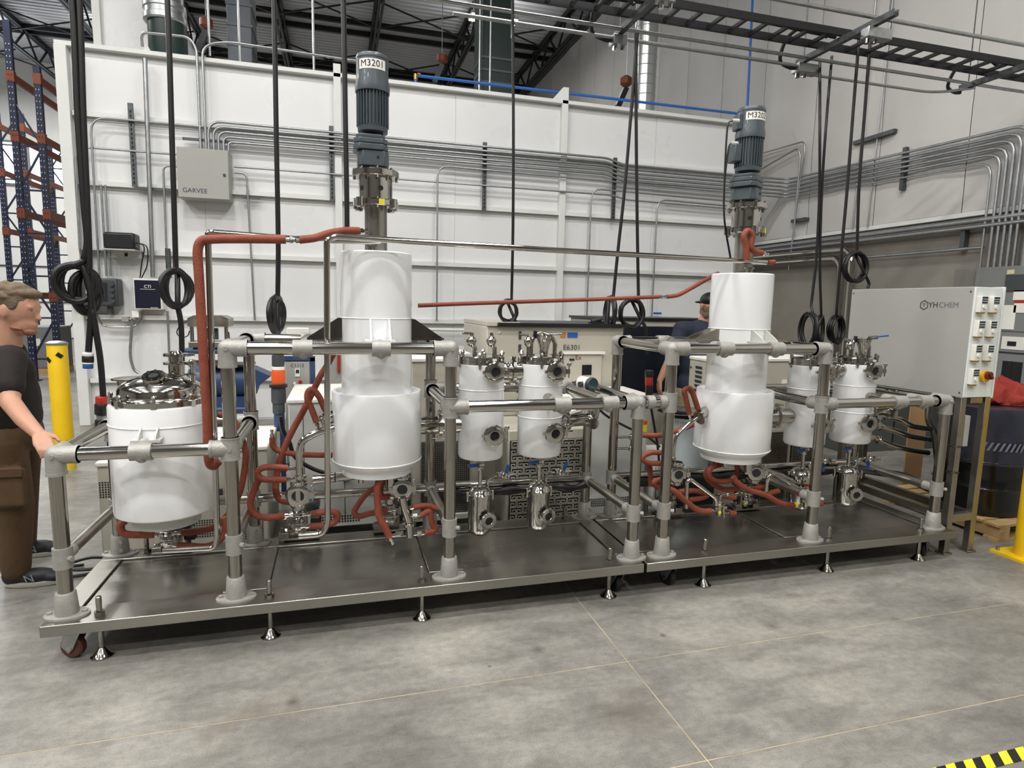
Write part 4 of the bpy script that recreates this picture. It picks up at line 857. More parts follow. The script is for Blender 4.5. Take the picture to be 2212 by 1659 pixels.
MB().box(2.86, 3.34, 1.10, 1.12, .86, .885).build('edge_strip', DULL, u)
u = cabinet('chiller', 'pale chiller with a mesh grille under the right column', 3.38, 3.82, 1.06, 1.7, .40, PANELG, None)
MB().box(3.40, 3.78, 1.045, 1.062, .04, .25).build('grille_frame', GRIDM, u, smooth=0); mb = MB()
for i in range(25): mb.box(3.402 + i * .0155, 3.407 + i * .0155, 1.037, 1.044, .045, .245)
for k in range(14): mb.box(3.40, 3.78, 1.037, 1.044, .045 + k * .0155, .05 + k * .0155)
stuff(mb.build('grille_mesh', PANELG, u, smooth=0))
MB().prism([(3.40, 1.04, .25), (3.66, 1.04, .25), (3.62, 1.04, .34), (3.52, 1.04, .41), (3.47, 1.04, .44), (3.40, 1.04, .44)], (0, .02, 0)).build('sheet_cover', PANELG, u, smooth=0)
u = cabinet('power_unit', 'narrow beige box with louvred side left of the right column', 3.84, 4.2, 1.03, 1.40, 1.19, BEIGE, BEIGEL)
for k in range(9): MB().obox((3.836, 1.26, .82 + k * .036), (.006, .085, .02), M.Rotation(-.35, 3, 'Y')).build('louvre', DARKG, u, smooth=0)
for z in (.9, 1.1): MB().cyl((3.838, 1.37, z), (3.832, 1.37, z), .008, n=8).build('screw', DARKG, u)
u = cabinet('chiller', 'beige chiller with mesh grille behind the right frame vessels', 4.27, 4.80, 1.04, 1.8, 1.20, BEIGE, BEIGEL)
MB().box(4.29, 4.52, 1.025, 1.042, .06, .62).build('grille_frame', GRIDM, u, smooth=0); MB().box(4.56, 4.78, 1.025, 1.042, .06, .62).build('grille_frame', GRIDM, u, smooth=0); mb = MB()
for (xa, n_) in ((4.29, 16), (4.56, 15)):
    for i in range(n_): mb.box(xa + .002 + i * .0145, xa + .0065 + i * .0145, 1.017, 1.024, .065, .615)
    for k in range(38): mb.box(xa, xa + n_ * .0145, 1.017, 1.024, .065 + k * .0145, .0695 + k * .0145)
stuff(mb.build('grille_mesh', DULL, u, smooth=0)); MB().box(4.43, 4.47, 1.03, 1.041, .98, 1.03).build('paper_tag', LABELW, u, smooth=0)
# control box on the blue stand
u = cabinet('control_box', 'grey control box with red button beside a black and orange plug, marked C1112', .745, .925, 1.98, 2.2, 1.115, GREYBOX, None, z0=.32)
text_mb('C1112', .036, FRONT((.838, 1.977, 1.07))).build('lettering', INKB, u, smooth=0)
MB().box(.82, .855, 1.972, 1.982, .985, 1.045).build('display', LABELW, u, bevel=.002); MB().box(.826, .85, 1.9705, 1.973, 1.012, 1.04).build('display_glass', LCD, u, smooth=0)
MB().cyl((.815, 1.98, .935), (.815, 1.968, .935), .01, n=12).build('selector', LABELW, u); MB().cyl((.856, 1.98, .945), (.856, 1.955, .945), .014, n=14).build('red_button', RED, u)
MB().box(.70, .735, 1.98, 2.02, 0, 1.13).box(.93, .965, 1.98, 2.02, 0, 1.13).box(.70, .965, 1.98, 2.02, 1.10, 1.14).box(.7, .965, 1.98, 2.02, .28, .31).build('blue_stand', BLUEC, u)
o = MB().box(.72, .90, 2.6, 2.66, 1.12, 1.33); o = o.build('operator_display', BEIGEL, None, bevel=.008); tag(o, 'small white operator display above the upper rail left of the left column', 'display')
MB().box(.745, .86, 2.594, 2.601, 1.16, 1.27).build('screen_pane', LCD, o, smooth=0); MB().box(.78, .84, 2.62, 2.66, 0, 1.12).build('pole', PANELG, o)
o = MB().box(1.02, 1.28, 2.55, 3.0, .0, 1.30).build('machine_cabinet', GREYBOX, None, bevel=.006); tag(o, 'grey machine cabinet with a dark red handle behind the left column', 'cabinet'); MB().box(1.02, 1.28, 2.545, 3.0, 1.30, 1.325).build('black_top_edge', BLACKP, o); MB().box(1.128, 1.152, 2.51, 2.55, .96, 1.16).build('red_handle', RED, o, bevel=.004)
# blue compressor and silver press by the panel room
u = thing('blue_compressor', 'blue horizontal tank machine with hanging lead right of the left tank', 'machine', (.1, 3.6, 0))
MB().lathe((-.28, 3.6, .76), [(.04, 0), (.13, .03), (.16, .1), (.16, .56), (.13, .63), (.05, .66)], X_, 28).build('tank', BLUEC, u)
MB().box(-.2, .3, 3.45, 3.75, .3, .52).build('lower_body', BLUEC, u, bevel=.02); MB().box(-.15, .27, 3.47, 3.73, .52, .62).build('saddle', BLUEC, u); MB().box(-.24, -.16, 3.5, 3.7, .0, .3).build('leg', BLUEC, u); MB().box(.2, .28, 3.5, 3.7, 0, .3).build('leg', BLUEC, u)
MB().prism([(.33, 3.45, .9), (.5, 3.45, .82), (.33, 3.45, .68)], (0, .3, 0)).build('end_guard', BLUEC, u, smooth=0); MB().box(-.05, .33, 3.42, 3.75, .915, .935).build('black_pad', BLACKP, u)
MB().tube(spline([(.14, 3.42, 1.25), (.155, 3.42, .98), (.17, 3.42, .9), (.16, 3.41, .8), (.13, 3.41, .6), (.14, 3.41, .45)]), .006, 6).build('hanging_lead', BLACK, u)
u = thing('lab_stand', 'blue tube bench carrying the silver press at the white panel wall', 'bench', (-.22, 4.3, 0))
MB().box(-.44, .1, 4.1, 4.5, .985, 1.03).build('top', BLUEC, u, bevel=.01)
for x in (-.425, .085): MB().box(x - .015, x + .015, 4.1, 4.14, 0, .985).build('leg', BLUEC, u)
MB().box(-.4, .07, 4.3, 4.34, .68, .9).build('grey_panel', mat('tan_panel', 'a89e8b', .6), u)
u = thing('bench_press', 'silver four-post bench press standing on the blue bench', 'press', (-.2, 4.3, 1.03))
MB().box(-.36, .02, 4.12, 4.46, 1.05, 1.11).build('base', DULL, u, bevel=.006); MB().box(-.36, .03, 4.12, 4.46, 1.27, 1.355).prism([(-.36, 4.12, 1.355), (.03, 4.12, 1.355), (-.03, 4.12, 1.385), (-.3, 4.12, 1.385)], (0, .34, 0)).build('head', DULL, u)
for x in (-.33, 0): MB().cyl((x, 4.16, 1.11), (x, 4.16, 1.27), .02, n=12).build('column', STEEL, u)
MB().box(-.24, -.09, 4.2, 4.25, 1.13, 1.25).build('display', DARKG, u); MB().box(-.32, -.02, 4.14, 4.4, 1.03, 1.05).build('foot', BLACKP, u)
MB().tube(spline([(-.37, 4.2, 1.33), (-.45, 4.2, 1.27), (-.48, 4.2, 1.2), (-.44, 4.2, 1.15), (-.38, 4.2, 1.17), (-.36, 4.2, 1.22)]), .006, 6).build('lead', BLACK, u)
# blue motor end near the skid's left column foot / bucket and bowl
u = thing('plastic_bucket', 'pale blue-grey bucket behind the right column', 'bucket', (3.6, 1.0, .0))
MB().lathe((3.6, .98, .40), [(.13, 0), (.15, .01), (.165, .36), (.175, .365), (.175, .385), (.16, .385)], n=36).build('body', BUCKET, u)
u2 = thing('steel_basin', 'shallow polished steel basin resting on the pale bucket', 'basin', (3.56, .98, .785))
MB().lathe((3.56, .98, .786), [(.1, 0), (.13, .004), (.175, .03), (.19, .032), (.19, .036), (.17, .034), (.12, .012), (.02, .01)], n=36, sx=1.1).build('bowl', STEEL, u2)
MB().box(3.42, 3.78, .88, 1.035, .0, .395).build('bucket_stand', GRIDM, u, bevel=.004)
u = thing('label_sign', 'small yellow and orange warning label on the pale chiller', 'sign', (3.2, 1.1, .66))
for (z0, z1, m_, nm) in ((.70, .73, ORANGE, 'orange_band'), (.645, .70, YELST, 'yellow_band')): MB().box(3.27, 3.335, 1.112, 1.119, z0, z1).build(nm, m_, u, smooth=0)
o = MB().obox((6.13, 1.30, .45), (.2, .012, .89), M.Rotation(.0, 3, 'Y')).build('cardboard_sheet', CARD, None, smooth=0); tag(o, 'upright brown cardboard sheet behind the right end of the right frame', 'cardboard')
u = cabinet('storage_cabinet', 'dark green-grey low cabinet beyond the right steel hoses', 6.55, 7.9, 2.5, 3.3, .78, mat('dark_green_grey', '4b4f4a', .5))
MB().box(7.2, 7.21, 2.49, 2.502, .05, .74).build('door_gap', VOID, u, smooth=0)
# cable loops on the floor
o = MB().tube(spline([(-.30, 1.02, .012), (-.42, 1.0, .012), (-.45, .9, .012), (-.3, .86, .012), (-.16, .92, .012), (-.12, 1.0, .03), (-.25, 1.0, .06), (-.36, .93, .05), (-.28, .88, .04), (-.1, .93, .02)]), .009, 8).build('floor_cable', BLACK, None); tag(o, 'black cable looped on the floor left of the low beige chiller', 'cable')
# ================================================================== CONTROL CABINET ON LEGS
x0, x1, y0, y1, z0, z1 = 4.925, 5.168, 0, .945, 1.037, 1.732
u = thing('control_cabinet', 'large light grey control cabinet on tall legs lettered YHCHEM', 'cabinet', (5.05, .47, 0))
MB().box(x0, x1 - .012, y0, y1, z0, z1).build('body', GREYBOX, u, bevel=.004); MB().box(x1 - .012, x1 + .004, y0 - .012, y1, z0 - .004, z1 + .004).build('rear_frame', PANELW, u, bevel=.002)
MB().box(x0 + .003, x1 - .014, y0 - .008, y0 + .002, z0 + .003, z1 - .003).build('front_plate', PANELW, u, bevel=.002)
for (y, z) in ((.02, z1 - .03), (.02, z0 + .03), (y1 - .02, z1 - .03), (y1 - .02, z0 + .03)): MB().cyl((x0 - .002, y, z), (x0 + .004, y, z), .006, n=8).build('screw', DARKG, u)
LM = lambda y, z: face_mtx((x0 - .0015, y, z), (0, -1, 0), (0, 0, 1))
text_mb('YH', .052, LM(.262, 1.617)).build('lettering', INK, u, smooth=0); text_mb('CHEM', .05, LM(.155, 1.617)).build('lettering', mat('grey_lettering', '6d6f70', .5), u, smooth=0)
hx = MB(); c = V((x0 - .0012, .328, 1.617))
for k in range(6):
    a, b = 2 * PI * (k + .5) / 6, 2 * PI * (k + 1.5) / 6; P = lambda t, r: c + V((0, -math.cos(t) * r, math.sin(t) * r)); o = len(hx.v); hx.v += [P(a, .033), P(b, .033), P(b, .027), P(a, .027)]; hx.f.append([o, o + 1, o + 2, o + 3])
hx.build('logo_hexagon', INK, u, smooth=0); text_mb('Y', .036, LM(.3285, 1.617)).build('logo_letter', INK, u, smooth=0)
k = 0
for z in (1.625, 1.475, 1.325, 1.175):
    for x in (4.968, 5.066):
        if (x, z) == (5.066, 1.175): continue
        m_ = MB().box(x - .027, x + .027, y0 - .04, y0 - .008, z - .05, z + .05).build('drive_module', BEIGEL, u, bevel=.003)
        MB().box(x - .02, x + .022, y0 - .043, y0 - .0395, z + .006, z + .046).build('display_pane', LCD, m_, smooth=0)
        for q in (.016, .03): MB().box(x - .02, x + .022, y0 - .0445, y0 - .0425, z + q, z + q + .003).build('display_rule', LABELW, m_, smooth=0)
        MB().cyl((x, y0 - .04, z - .016), (x, y0 - .047, z - .016), .012, n=12).build('keypad_dial', LABELW, m_); MB().box(x - .016, x + .02, y0 - .034, y0 - .01, z - .059, z - .05).build('yellow_base', mat('amber%d' % k, 'b98f2c', .5), m_, smooth=0); k += 1
s_ = MB().cyl((5.07, -.008, 1.175), (5.07, -.03, 1.175), .036, n=24).build('main_switch', mat('switch_yellow', 'e3a91f', .45), u); MB().cyl((5.076, -.03, 1.182), (5.076, -.05, 1.182), .025, n=20).obox((5.076, -.054, 1.182), (.05, .012, .016), M.Rotation(.9, 3, 'Y')).build('red_knob', mat('switch_red', '6f2417', .4), s_)
for (x, y) in ((4.945, .02), (5.15, .02), (4.945, .92), (5.15, .92)): MB().box(x - .022, x + .022, y - .022, y + .022, .012, 1.04).box(x - .035, x + .035, y - .035, y + .035, 0, .012).build('leg', DULL, u, bevel=.003)
for (a, b) in (((4.945, .02), (4.945, .92)), ((5.15, .02), (5.15, .92)), ((4.945, .92), (5.15, .92)), ((4.945, .02), (5.15, .02))): MB().bar((a[0], a[1], .245), (b[0], b[1], .245), .04, .05).build('brace', DULL, u)
for z in (.55, .72): MB().torus((4.945, .02, z), Z_, .034, .0035, 16, 5).build('cable_tie', BLACK, u)
MB().box(5.0, 5.1, .0, .9, 1.0, 1.036).build('under_tray', DULL, u)
for i, (y) in enumerate((.12, .17, .21)): MB().tube(spline([(4.95, y, 1.035), (4.90, y, .95), (4.86, y - .04, .86), (4.87, y - .08, .78), (4.9, y - .1, .6)]), .006, 6).build('cabinet_lead', BLACK, u)
MB().box(4.98, 5.02, .0, .05, .72, .92).build('junction_box', GREYBOX, u, bevel=.003)
# ================================================================== DRUMS, PALLET, CLOTH, BOLLARDS
pl = thing('pallet', 'light wooden pallet under the wrapped drums', 'pallet', (6.1, .55, 0)); px0, px1, py0, py1 = 5.50, 6.70, .08, 1.02
for i in range(8): MB().box(px0, px1, py0 + i * .12, py0 + i * .12 + .1, .105, .125).build('top_board', WOOD, pl, bevel=.002)
for x in (px0 + .02, (px0 + px1) / 2, px1 - .1):
    MB().box(x, x + .09, py0, py1, .022, .1048).build('stringer', WOOD, pl)
for y in (py0, py0 + .42, py1 - .1): MB().box(px0, px1, y, y + .1, .0, .0215).build('bottom_board', WOOD, pl)
def drum(x, y, label, straps):
    t = thing('steel_drum', label, 'drum', (x, y, .125)); c = V((x, y, 0)); r = .285
    MB().lathe(c, [(r - .01, .127), (r, .135), (r, .31), (r + .008, .325), (r, .34), (r, .505), (r + .008, .52), (r, .535), (r, .62)], n=48).build('body', DRUM, t)
    MB().lathe(c, [(r + .006, .50), (r + .01, .60), (r + .004, .70), (r + .008, .86), (r - .004, .905), (r - .03, .91)], n=40).build('stretch_wrap', WRAP, t)
    if straps:
        for a in (-.95, -.82): d = V((math.cos(a), math.sin(a), 0)); MB().bar(c + d * (r + .012) + Z_ * .13, c + d * (r + .016) + Z_ * .8, .013, .003, up=d).build('mint_strap', MINT, t, smooth=0)
        for (a, z0_, z1_, m_, nm) in ((-1.12, .62, .74, LABELR, 'orange_label'), (-1.05, .76, .9, LABELW, 'white_label')):
            d = V((math.cos(a), math.sin(a), 0)); l = MB().obox(c + d * (r + .018) + Z_ * ((z0_ + z1_) / 2), (.1, .004, z1_ - z0_), M.Rotation(a + PI / 2, 3, 'Z')).build(nm, m_, t, smooth=0)
            for q in range(4): MB().obox(c + d * (r + .0205) + Z_ * (z0_ + .02 + q * (z1_ - z0_) * .22), (.07 - .012 * (q % 2), .002, .006), M.Rotation(a + PI / 2, 3, 'Z')).build('print_line', INK, l, smooth=0)
        mb = MB()
        for i in range(12):
            a = -2.6 + i * .115; d = V((math.cos(a), math.sin(a), 0)); s = V((-d.y, d.x, 0)); p = c + d * (r + .0165) + Z_ * .64; o = len(mb.v)
            mb.v += [p - s * .02 - Z_ * .03, p - s * .005 - Z_ * .03, p + s * .02 + Z_ * .03, p + s * .005 + Z_ * .03]; mb.f.append([o, o + 1, o + 2, o + 3])
        mb.build('printed_stripes', mat('stripe_ink', '7e8290', .4), t, smooth=0)
    return t
drum(5.77, .45, 'black film-wrapped drum with orange label and mint straps on the pallet', True)
drum(6.36, .70, 'black drum half hidden behind the labelled drum on the pallet', False)
rg = random.Random(3); rings = []
for j in range(9):
    t_ = j / 8; R_ = .26 * math.sqrt(max(.0, 1 - t_ ** 1.6)) + .012; rings.append([V((5.94 + math.cos(2 * PI * k / 40) * R_ * (1.1 + .3 * noise.noise((k * .55, j * .8, 1)) ), .52 + math.sin(2 * PI * k / 40) * R_ * (.9 + .3 * noise.noise((k * .55, j * .8, 1))), .915 + max(0, t_ * .15 + (.075 * noise.noise((math.cos(2 * PI * k / 40) * 3.1, math.sin(2 * PI * k / 40) * 3.1, j * .7)) if j else 0)) )) for k in range(40)])
o = MB().loft(rings).build('red_cloth', CLOTH, None, smooth=80); tag(o, 'crumpled red cloth lying on top of the wrapped drum', 'cloth')
def bollard(x, y, h, r, label, base):
    t = thing('bollard', label, 'bollard', (x, y, 0)); MB().lathe((x, y, 0), [(r, .0), (r, h - .01), (r - .004, h)], n=36).build('yellow_sleeve', YELLOW, t); MB().lathe((x, y, h - .01), [(r + .004, 0), (r + .004, .016), (r - .02, .03), (.02, .035)], n=32).build('cap', GALV if not base else YELLOW, t)
    if base:
        MB().box(x - .14, x + .14, y - .14, y + .14, 0, .016).build('base_plate', YELLOW, t)
        for sx in (-.11, .11):
            for sy in (-.11, .11): MB().cyl((x + sx, y + sy, .016), (x + sx, y + sy, .04), .013, n=6).build('bolt', GALV, t)
    else:
        for (a, zz) in ((-2.2, h - .14), (-1.05, h - .10)):
            d = V((math.cos(a), math.sin(a), 0)); MB().obox(V((x, y, zz)) + d * (r + .001), (.05, .003, .035), M.Rotation(a + PI / 2, 3, 'Z') @ M.Rotation(.7, 3, 'Y')).build('black_scuff', VOID, t, smooth=0)
p = at(117, 742, 3.4); bollard(p.x + .02, 3.4, p.z, .078, 'yellow bollard standing behind the man at the left', False)
bollard(5.435, -.16, 1.06, .075, 'yellow bollard with base plate cut by the right edge', True)
# black and yellow floor tape
tp = MB().box(2.6, 4.6, -1.505, -1.452, .0003, .0012).build('floor_tape', BLACKP, None, smooth=0); tag(tp, 'black and yellow striped hazard tape stuck on the floor at lower right', 'tape')
for i in range(24):
    x = 2.62 + i * .082; MB().prism([(x, -1.505, .0012), (x + .041, -1.505, .0012), (x + .081, -1.452, .0012), (x + .04, -1.452, .0012)], (0, 0, .0005)).build('yellow_stripe', YELST, tp, smooth=0)
# ================================================================== BOXES AND CONDUIT ON THE WHITE PANEL WALL
WY = 5.545
def wbox(name, label, cat, l, r, t, b, depth, m, bev=.006):
    p, q = at(l, t, WY - depth), at(r, b, WY - depth); o = MB().box(p.x, q.x, WY - depth, WY + .05, q.z, p.z).build(name, m, None, bevel=bev); tag(o, label, cat); return o, p, q
o, p, q = wbox('wall_enclosure', 'large light grey steel enclosure lettered GARVEE on the white wall', 'cabinet', 380, 497, 316, 433, .2, GREYBOX)
MB().box(p.x + .004, q.x - .004, WY - .212, WY - .2, q.z + .004, p.z - .004).build('door', GREYBOX, o, bevel=.004)
text_mb('GARVEE', .075, FRONT((p.x + .185, WY - .2135, q.z + .085))).build('lettering', INKB, o, smooth=0); MB().cyl((q.x - .05, WY - .21, p.z - .29), (q.x - .05, WY - .225, p.z - .29), .016, n=14).build('lock', STEEL, o)
o, p, q = wbox('cti_panel', 'dark navy instrument panel lettered CTI in a white frame on the white wall', 'panel', 287, 352, 601, 669, .12, BEIGEL)
MB().box(p.x + .012, q.x - .02, WY - .124, WY - .12, q.z + .014, p.z - .02).build('navy_face', NAVYP, o, smooth=0); cxx = (p.x + q.x) / 2
text_mb('CTI', .05, FRONT((cxx, WY - .1255, p.z - .095))).build('lettering', LABELW, o, smooth=0); MB().box(cxx - .08, cxx + .08, WY - .1255, WY - .124, p.z - .128, p.z - .124).build('printed_rule', LABELW, o, smooth=0)
MB().box(cxx + .02, cxx + .1, WY - .1255, WY - .124, q.z + .02, q.z + .025).build('small_print', LABELW, o, smooth=0)
o, p, q = wbox('bypass_controller', 'dark grey electronic controller behind the coiled cords on the white wall', 'controller', 148, 256, 599, 662, .16, DARKG, .02)
for (a, b, m_, nm) in ((.1, .26, VOID, 'display'), (.62, .78, VOID, 'side_display'), (.34, .52, LABELW, 'white_window')):
    MB().box(p.x + (q.x - p.x) * a, p.x + (q.x - p.x) * b, WY - .166, WY - .158, q.z + .06, p.z - .05).build(nm, m_, o, smooth=0)
for i in range(4): MB().cyl((q.x - .05, WY - .16, p.z - .07 - i * .065), (q.x - .05, WY - .19, p.z - .07 - i * .065), .022, n=12).build('cable_gland', DARKG, o)
for x in (p.x + .12, q.x - .12): MB().box(x - .02, x + .02, WY - .1, WY, q.z - .1, q.z).build('foot_bracket', DARKG, o)
a = at(222, 519, WY - .2); b = at(296, 540, WY - .2)
o = MB().box(a.x, b.x, WY - .28, WY, b.z - .012, b.z).box(a.x, b.x, WY - .04, WY - .03, b.z - .09, b.z).build('wall_shelf', PANELG, None); tag(o, 'small pale shelf bracket holding the black device on the white wall', 'shelf')
MB().box(a.x + .17, a.x + .2, WY - .045, WY - .038, b.z - .07, b.z - .03).build('slot', VOID, o, smooth=0)
dvc = MB().box(a.x + .02, b.x - .005, WY - .26, WY - .03, b.z + .001, b.z + .19).build('black_device', BLACKP, None, bevel=.025); tag(dvc, 'black rounded electronic device sitting on the wall shelf', 'device')
for (dx, px2) in ((0, 302), (.03, 306)):
    P_ = spline([V((b.x - .02 + dx * .3, WY - .14, b.z + .09)), V((b.x + .06 + dx, WY - .14, b.z + .04)), V((b.x + .02 + dx * 2, WY - .13, b.z - .16)), V((b.x + .0 + dx, WY - .12, b.z - .28)), at(px2, 600, WY - .1)]); MB().tube(P_, .007, 6).build('lead', BLACK, dvc)
o, p, q = wbox('outlet_box', 'small white outlet box under the CTI panel', 'outlet', 284, 300, 672, 686, .08, LABELW, .004); o2, p, q = wbox('junction_fitting', 'small cast junction fitting left of the white outlet box', 'outlet', 262, 278, 684, 695, .06, CAST, .004)
MB().tube(roundpath([V((q.x, WY - .03, q.z + .03)), V((q.x + .08, WY - .03, q.z + .03))], .02), .01, 8).build('nipple', GALV, o2)
# conduits
def conduit(label, pts, r, bend=.12, grp=None, m=GALV):
    o = MB().tube(roundpath(pts, bend), r, 8).build('conduit', m, None, smooth=60); tag(o, label, 'conduit', grp)
    return o
CY = WY - .055
for i in range(5):
    z = 3.675 - .056 * i; x = -.33 + .055 * i
    conduit('%s of the five parallel conduits running the length of the white wall' % ORD[i] if i < 4 else 'lowest of the five parallel conduits running the length of the white wall', [(x, CY, 3.34), (x, CY, z), (4.9, CY, z), (5.1, CY, z - .07), (7.96, CY, z - .07), (7.96, 1.95 + .065 * i, z - .17), (7.96, 1.95 + .065 * i, 2.06)], .0165, .16)
conduit('conduit just below the five parallel runs, dropping between the two pilasters', [(2.44, CY, 1.32), (2.44, CY, 3.38), (7.965, CY, 3.33), (7.965, 2.3, 3.2), (7.965, 2.3, 2.06)], .0125, .16)
conduit('single conduit running right from the grey enclosure across the whole wall', [(-.06, CY + .02, 3.17), (5.0, CY + .02, 3.17), (5.2, CY + .02, 3.12), (7.2, CY + .02, 3.10)], .0125)
conduit('conduit bending from the right side of the grey enclosure down the wall', [(-.06, CY + .02, 3.10), (.08, CY + .02, 3.10), (.12, CY + .02, 1.3)], .0125, .18)
conduit('conduit dropping right of the right pilaster', [(4.66, CY + .02, 1.3), (4.66, CY + .02, 3.24), (7.2, CY + .02, 3.21)], .0125, .16)
conduit('conduit dropping behind the right column', [(5.72, CY + .02, 1.3), (5.72, CY + .02, 3.16), (7.1, CY + .02, 3.14)], .0125, .16)
conduit('conduit looping from the left side of the grey enclosure down to the CTI panel', [(-.69, CY + .02, 3.12), (-.84, CY + .02, 3.12), (-.85, CY + .02, 1.84)], .0125, .14)
conduit('upper conduit running left from the enclosure top and down beside the cords', [(-.4, CY, 3.6), (-1.56, CY, 3.6), (-1.57, CY, 1.8)], .0125, .18)
conduit('lower conduit running left from the enclosure and down by the wall end', [(-.69, CY + .02, 3.26), (-1.74, CY + .02, 3.26), (-1.76, CY + .02, 2.1)], .0125, .16)
for i, (x, zt, zb_) in enumerate(((-1.70, 4.34, 1.8), (-1.645, 4.3, 1.8), (-1.50, 2.85, 1.8), (-1.455, 2.85, 1.8))): conduit('%s of four straight vertical conduits at the left end of the white wall' % ('first', 'second', 'third', 'last')[i], [(x, CY + .01, zb_), (x, CY + .01, zt)], .0125)
conduit('wide galvanised pipe standing left of the grey enclosure', [(-1.005, CY, 1.8), (-.97, CY, 4.3)], .026, m=GALV); MB().cyl((-.83, CY, 1.8), (-.83, CY, 2.15), .03, n=10).build('sleeve', GALVD, bpy.data.objects['wall_shelf'])
conduit('conduit rising from the enclosure and bending left over the wall top', [(-.42, CY, 3.34), (-.42, CY, 4.48), (-.5, CY, 4.6), (-1.02, CY + .1, 4.62), (-1.04, CY + .2, 4.5)], .016, .2)
conduit('conduit rising from the enclosure and bending right along the wall top', [(-.36, CY, 3.34), (-.36, CY, 4.52), (-.1, CY, 4.60), (1.45, CY + .1, 4.60)], .016, .2)
conduit('short bent conduit under the controller leading to the outlet box', [at(206, 676, WY - .03), at(222, 704, WY - .03), at(238, 707, WY - .03), at(288, 707, WY - .03), at(306, 694, WY - .03), at(308, 672, WY - .03)], .012, .1, m=STEEL)
conduit('grey conduit dropping from the outlet box behind the tank lid', [at(286, 688, WY - .03), at(281, 760, WY - .03), at(283, 780, WY - .03), at(290, 800, WY - .03), at(300, 806, WY - .03)], .018, .1)
conduit('slim conduit standing right of the CTI panel', [at(362, 672, WY - .02), at(366, 780, WY - .02)], .014)
conduit('white horizontal pipe low on the wall right of the left column', [at(925, 712, WY - .05), at(1075, 714, WY - .05)], .022, m=BOOTHT)
for i, (x, z0_, z1_) in enumerate(((-1.155, 2.86, 3.80), (1.09, 2.84, 3.76), (3.09, 2.84, 3.74), (5.02, 2.82, 3.7))):
    o = MB().box(x - .028, x + .028, WY - .03, WY - .008, z0_, z1_).build('strut_channel', GALVD, None); tag(o, ('wide slotted steel strut left of the grey enclosure', 'slotted steel strut beside the left pilaster', 'slotted steel strut midway between the pilasters', 'slotted steel strut right of the right pilaster')[i], 'strut')
    stuff(grid_holes((x - .008, WY - .03, z0_ + .03), X_, Z_, 1, int((z1_ - z0_ - .05) / .05), .016, .03, .1, .05, o, name='slots'))
for i, (xa, xb, z) in enumerate(((-.62, -.06, 3.44), (-1.13, -.7, 2.83), (-1.75, -1.1, 2.07), (.02, .22, 2.80))):
    o = MB().box(xa, xb, WY - .03, WY - .005, z, z + .03).build('strut_channel', GALVD, None); tag(o, ('horizontal steel strut just above the grey enclosure', 'horizontal steel strut left below the grey enclosure', 'horizontal steel strut clamping the vertical conduits by the shelf', 'short steel strut crossing the conduit right of the enclosure')[i], 'strut')
o = MB().box(6.02, 6.16, WY + .003, WY + .0072, 1.47, 1.5).build('tape_piece', BLUET, None, smooth=0); tag(o, 'small strip of blue tape stuck on the white wall', 'tape'); o.location = at(1420, 679, WY + .003)
# blue compressed air pipe above the wall
o = MB().tube(roundpath([at(898, 192, 5.75), at(898, 163, 5.75), at(1600, 246, 5.75)], .04), .019, 10).build('air_pipe', AIRB, None); tag(o, 'blue air pipe running along the top of the white wall', 'pipe')
MB().cyl(at(898, 160, 5.75), at(898, 172, 5.75), .026, n=10).cyl(at(902, 161, 5.75), at(908, 162, 5.75), .026, n=10).build('brass_elbow', mat('brass', 'b98d4f', .3, 1), o)
o = MB().tube([at(1627, -30, 6.0), at(1620, 120, 6.0), at(1614, 240, 6.0)], .02, 10).build('air_pipe', AIRB, None); tag(o, 'blue air pipe dropping from the roof behind the right motor', 'pipe')
# things above the wall
c = at(362, 70, 6.35)
t = thing('dust_collector', 'dark green round dust collector on top of the white room', 'collector', (c.x, 6.35, 4.4))
MB().lathe((c.x, 6.35, 0), [(.19, 4.37), (.2, 4.6), (.225, 4.72), (.225, 5.02)], n=36).build('drum', GREEN, t); MB().lathe((c.x - .02, 6.35, 0), [(.235, 5.02), (.25, 5.04), (.25, 5.1), (.235, 5.11), (.235, 5.17), (.25, 5.18), (.25, 5.24), (.22, 5.26), (.22, 5.6)], n=36).build('bright_collar', GALV, t)
MB().prism([(c.x - .42, 6.25, 4.38), (c.x - .16, 6.25, 4.38), (c.x - .16, 6.25, 4.62), (c.x - .22, 6.25, 4.72)], (0, .2, 0)).build('white_gusset', BOOTHT, t, smooth=0); MB().lathe((c.x + .02, 6.35, 4.36), [(.21, 0), (.21, .05)], n=30).build('base_ring', GALV, t)
for (l, r, tp_, bt, Y, lab) in ((487, 546, -40, 145, 8.6, 'grey square roof duct left of the left motor'), (1042, 1106, 95, 210, 8.6, 'dark square roof duct right of the left motor')):
    a, b = at(l, tp_, Y), at(r, bt, Y); o = MB().box(a.x, b.x, Y, Y + .7, b.z - .2, max(a.z, 9.35) if l < 900 else 9.3).build('roof_duct', DUCT if l < 900 else GREEN, None, bevel=.01); tag(o, lab, 'duct')
    for k in range(1, 4): z = b.z + (a.z - b.z) * k / 4; MB().box(a.x - .015, b.x + .015, Y - .015, Y + .71, z - .02, z + .02).build('flange', DUCT, o)
a, b = at(1381, 45, 6.6), at(1423, 245, 6.6); cxx = (a.x + b.x) / 2
o = MB().cyl((cxx, 6.75, 4.37), (cxx, 6.75, 9.4), .185, n=36).build('spiral_duct', SPIRAL, None); tag(o, 'tall round spiral duct rising above the white wall', 'duct')
for k in range(34): MB().torus((cxx, 6.75, 4.42 + k * .15), Z_, .186, .006, 32, 4).build('seam', SPIRAL, o)
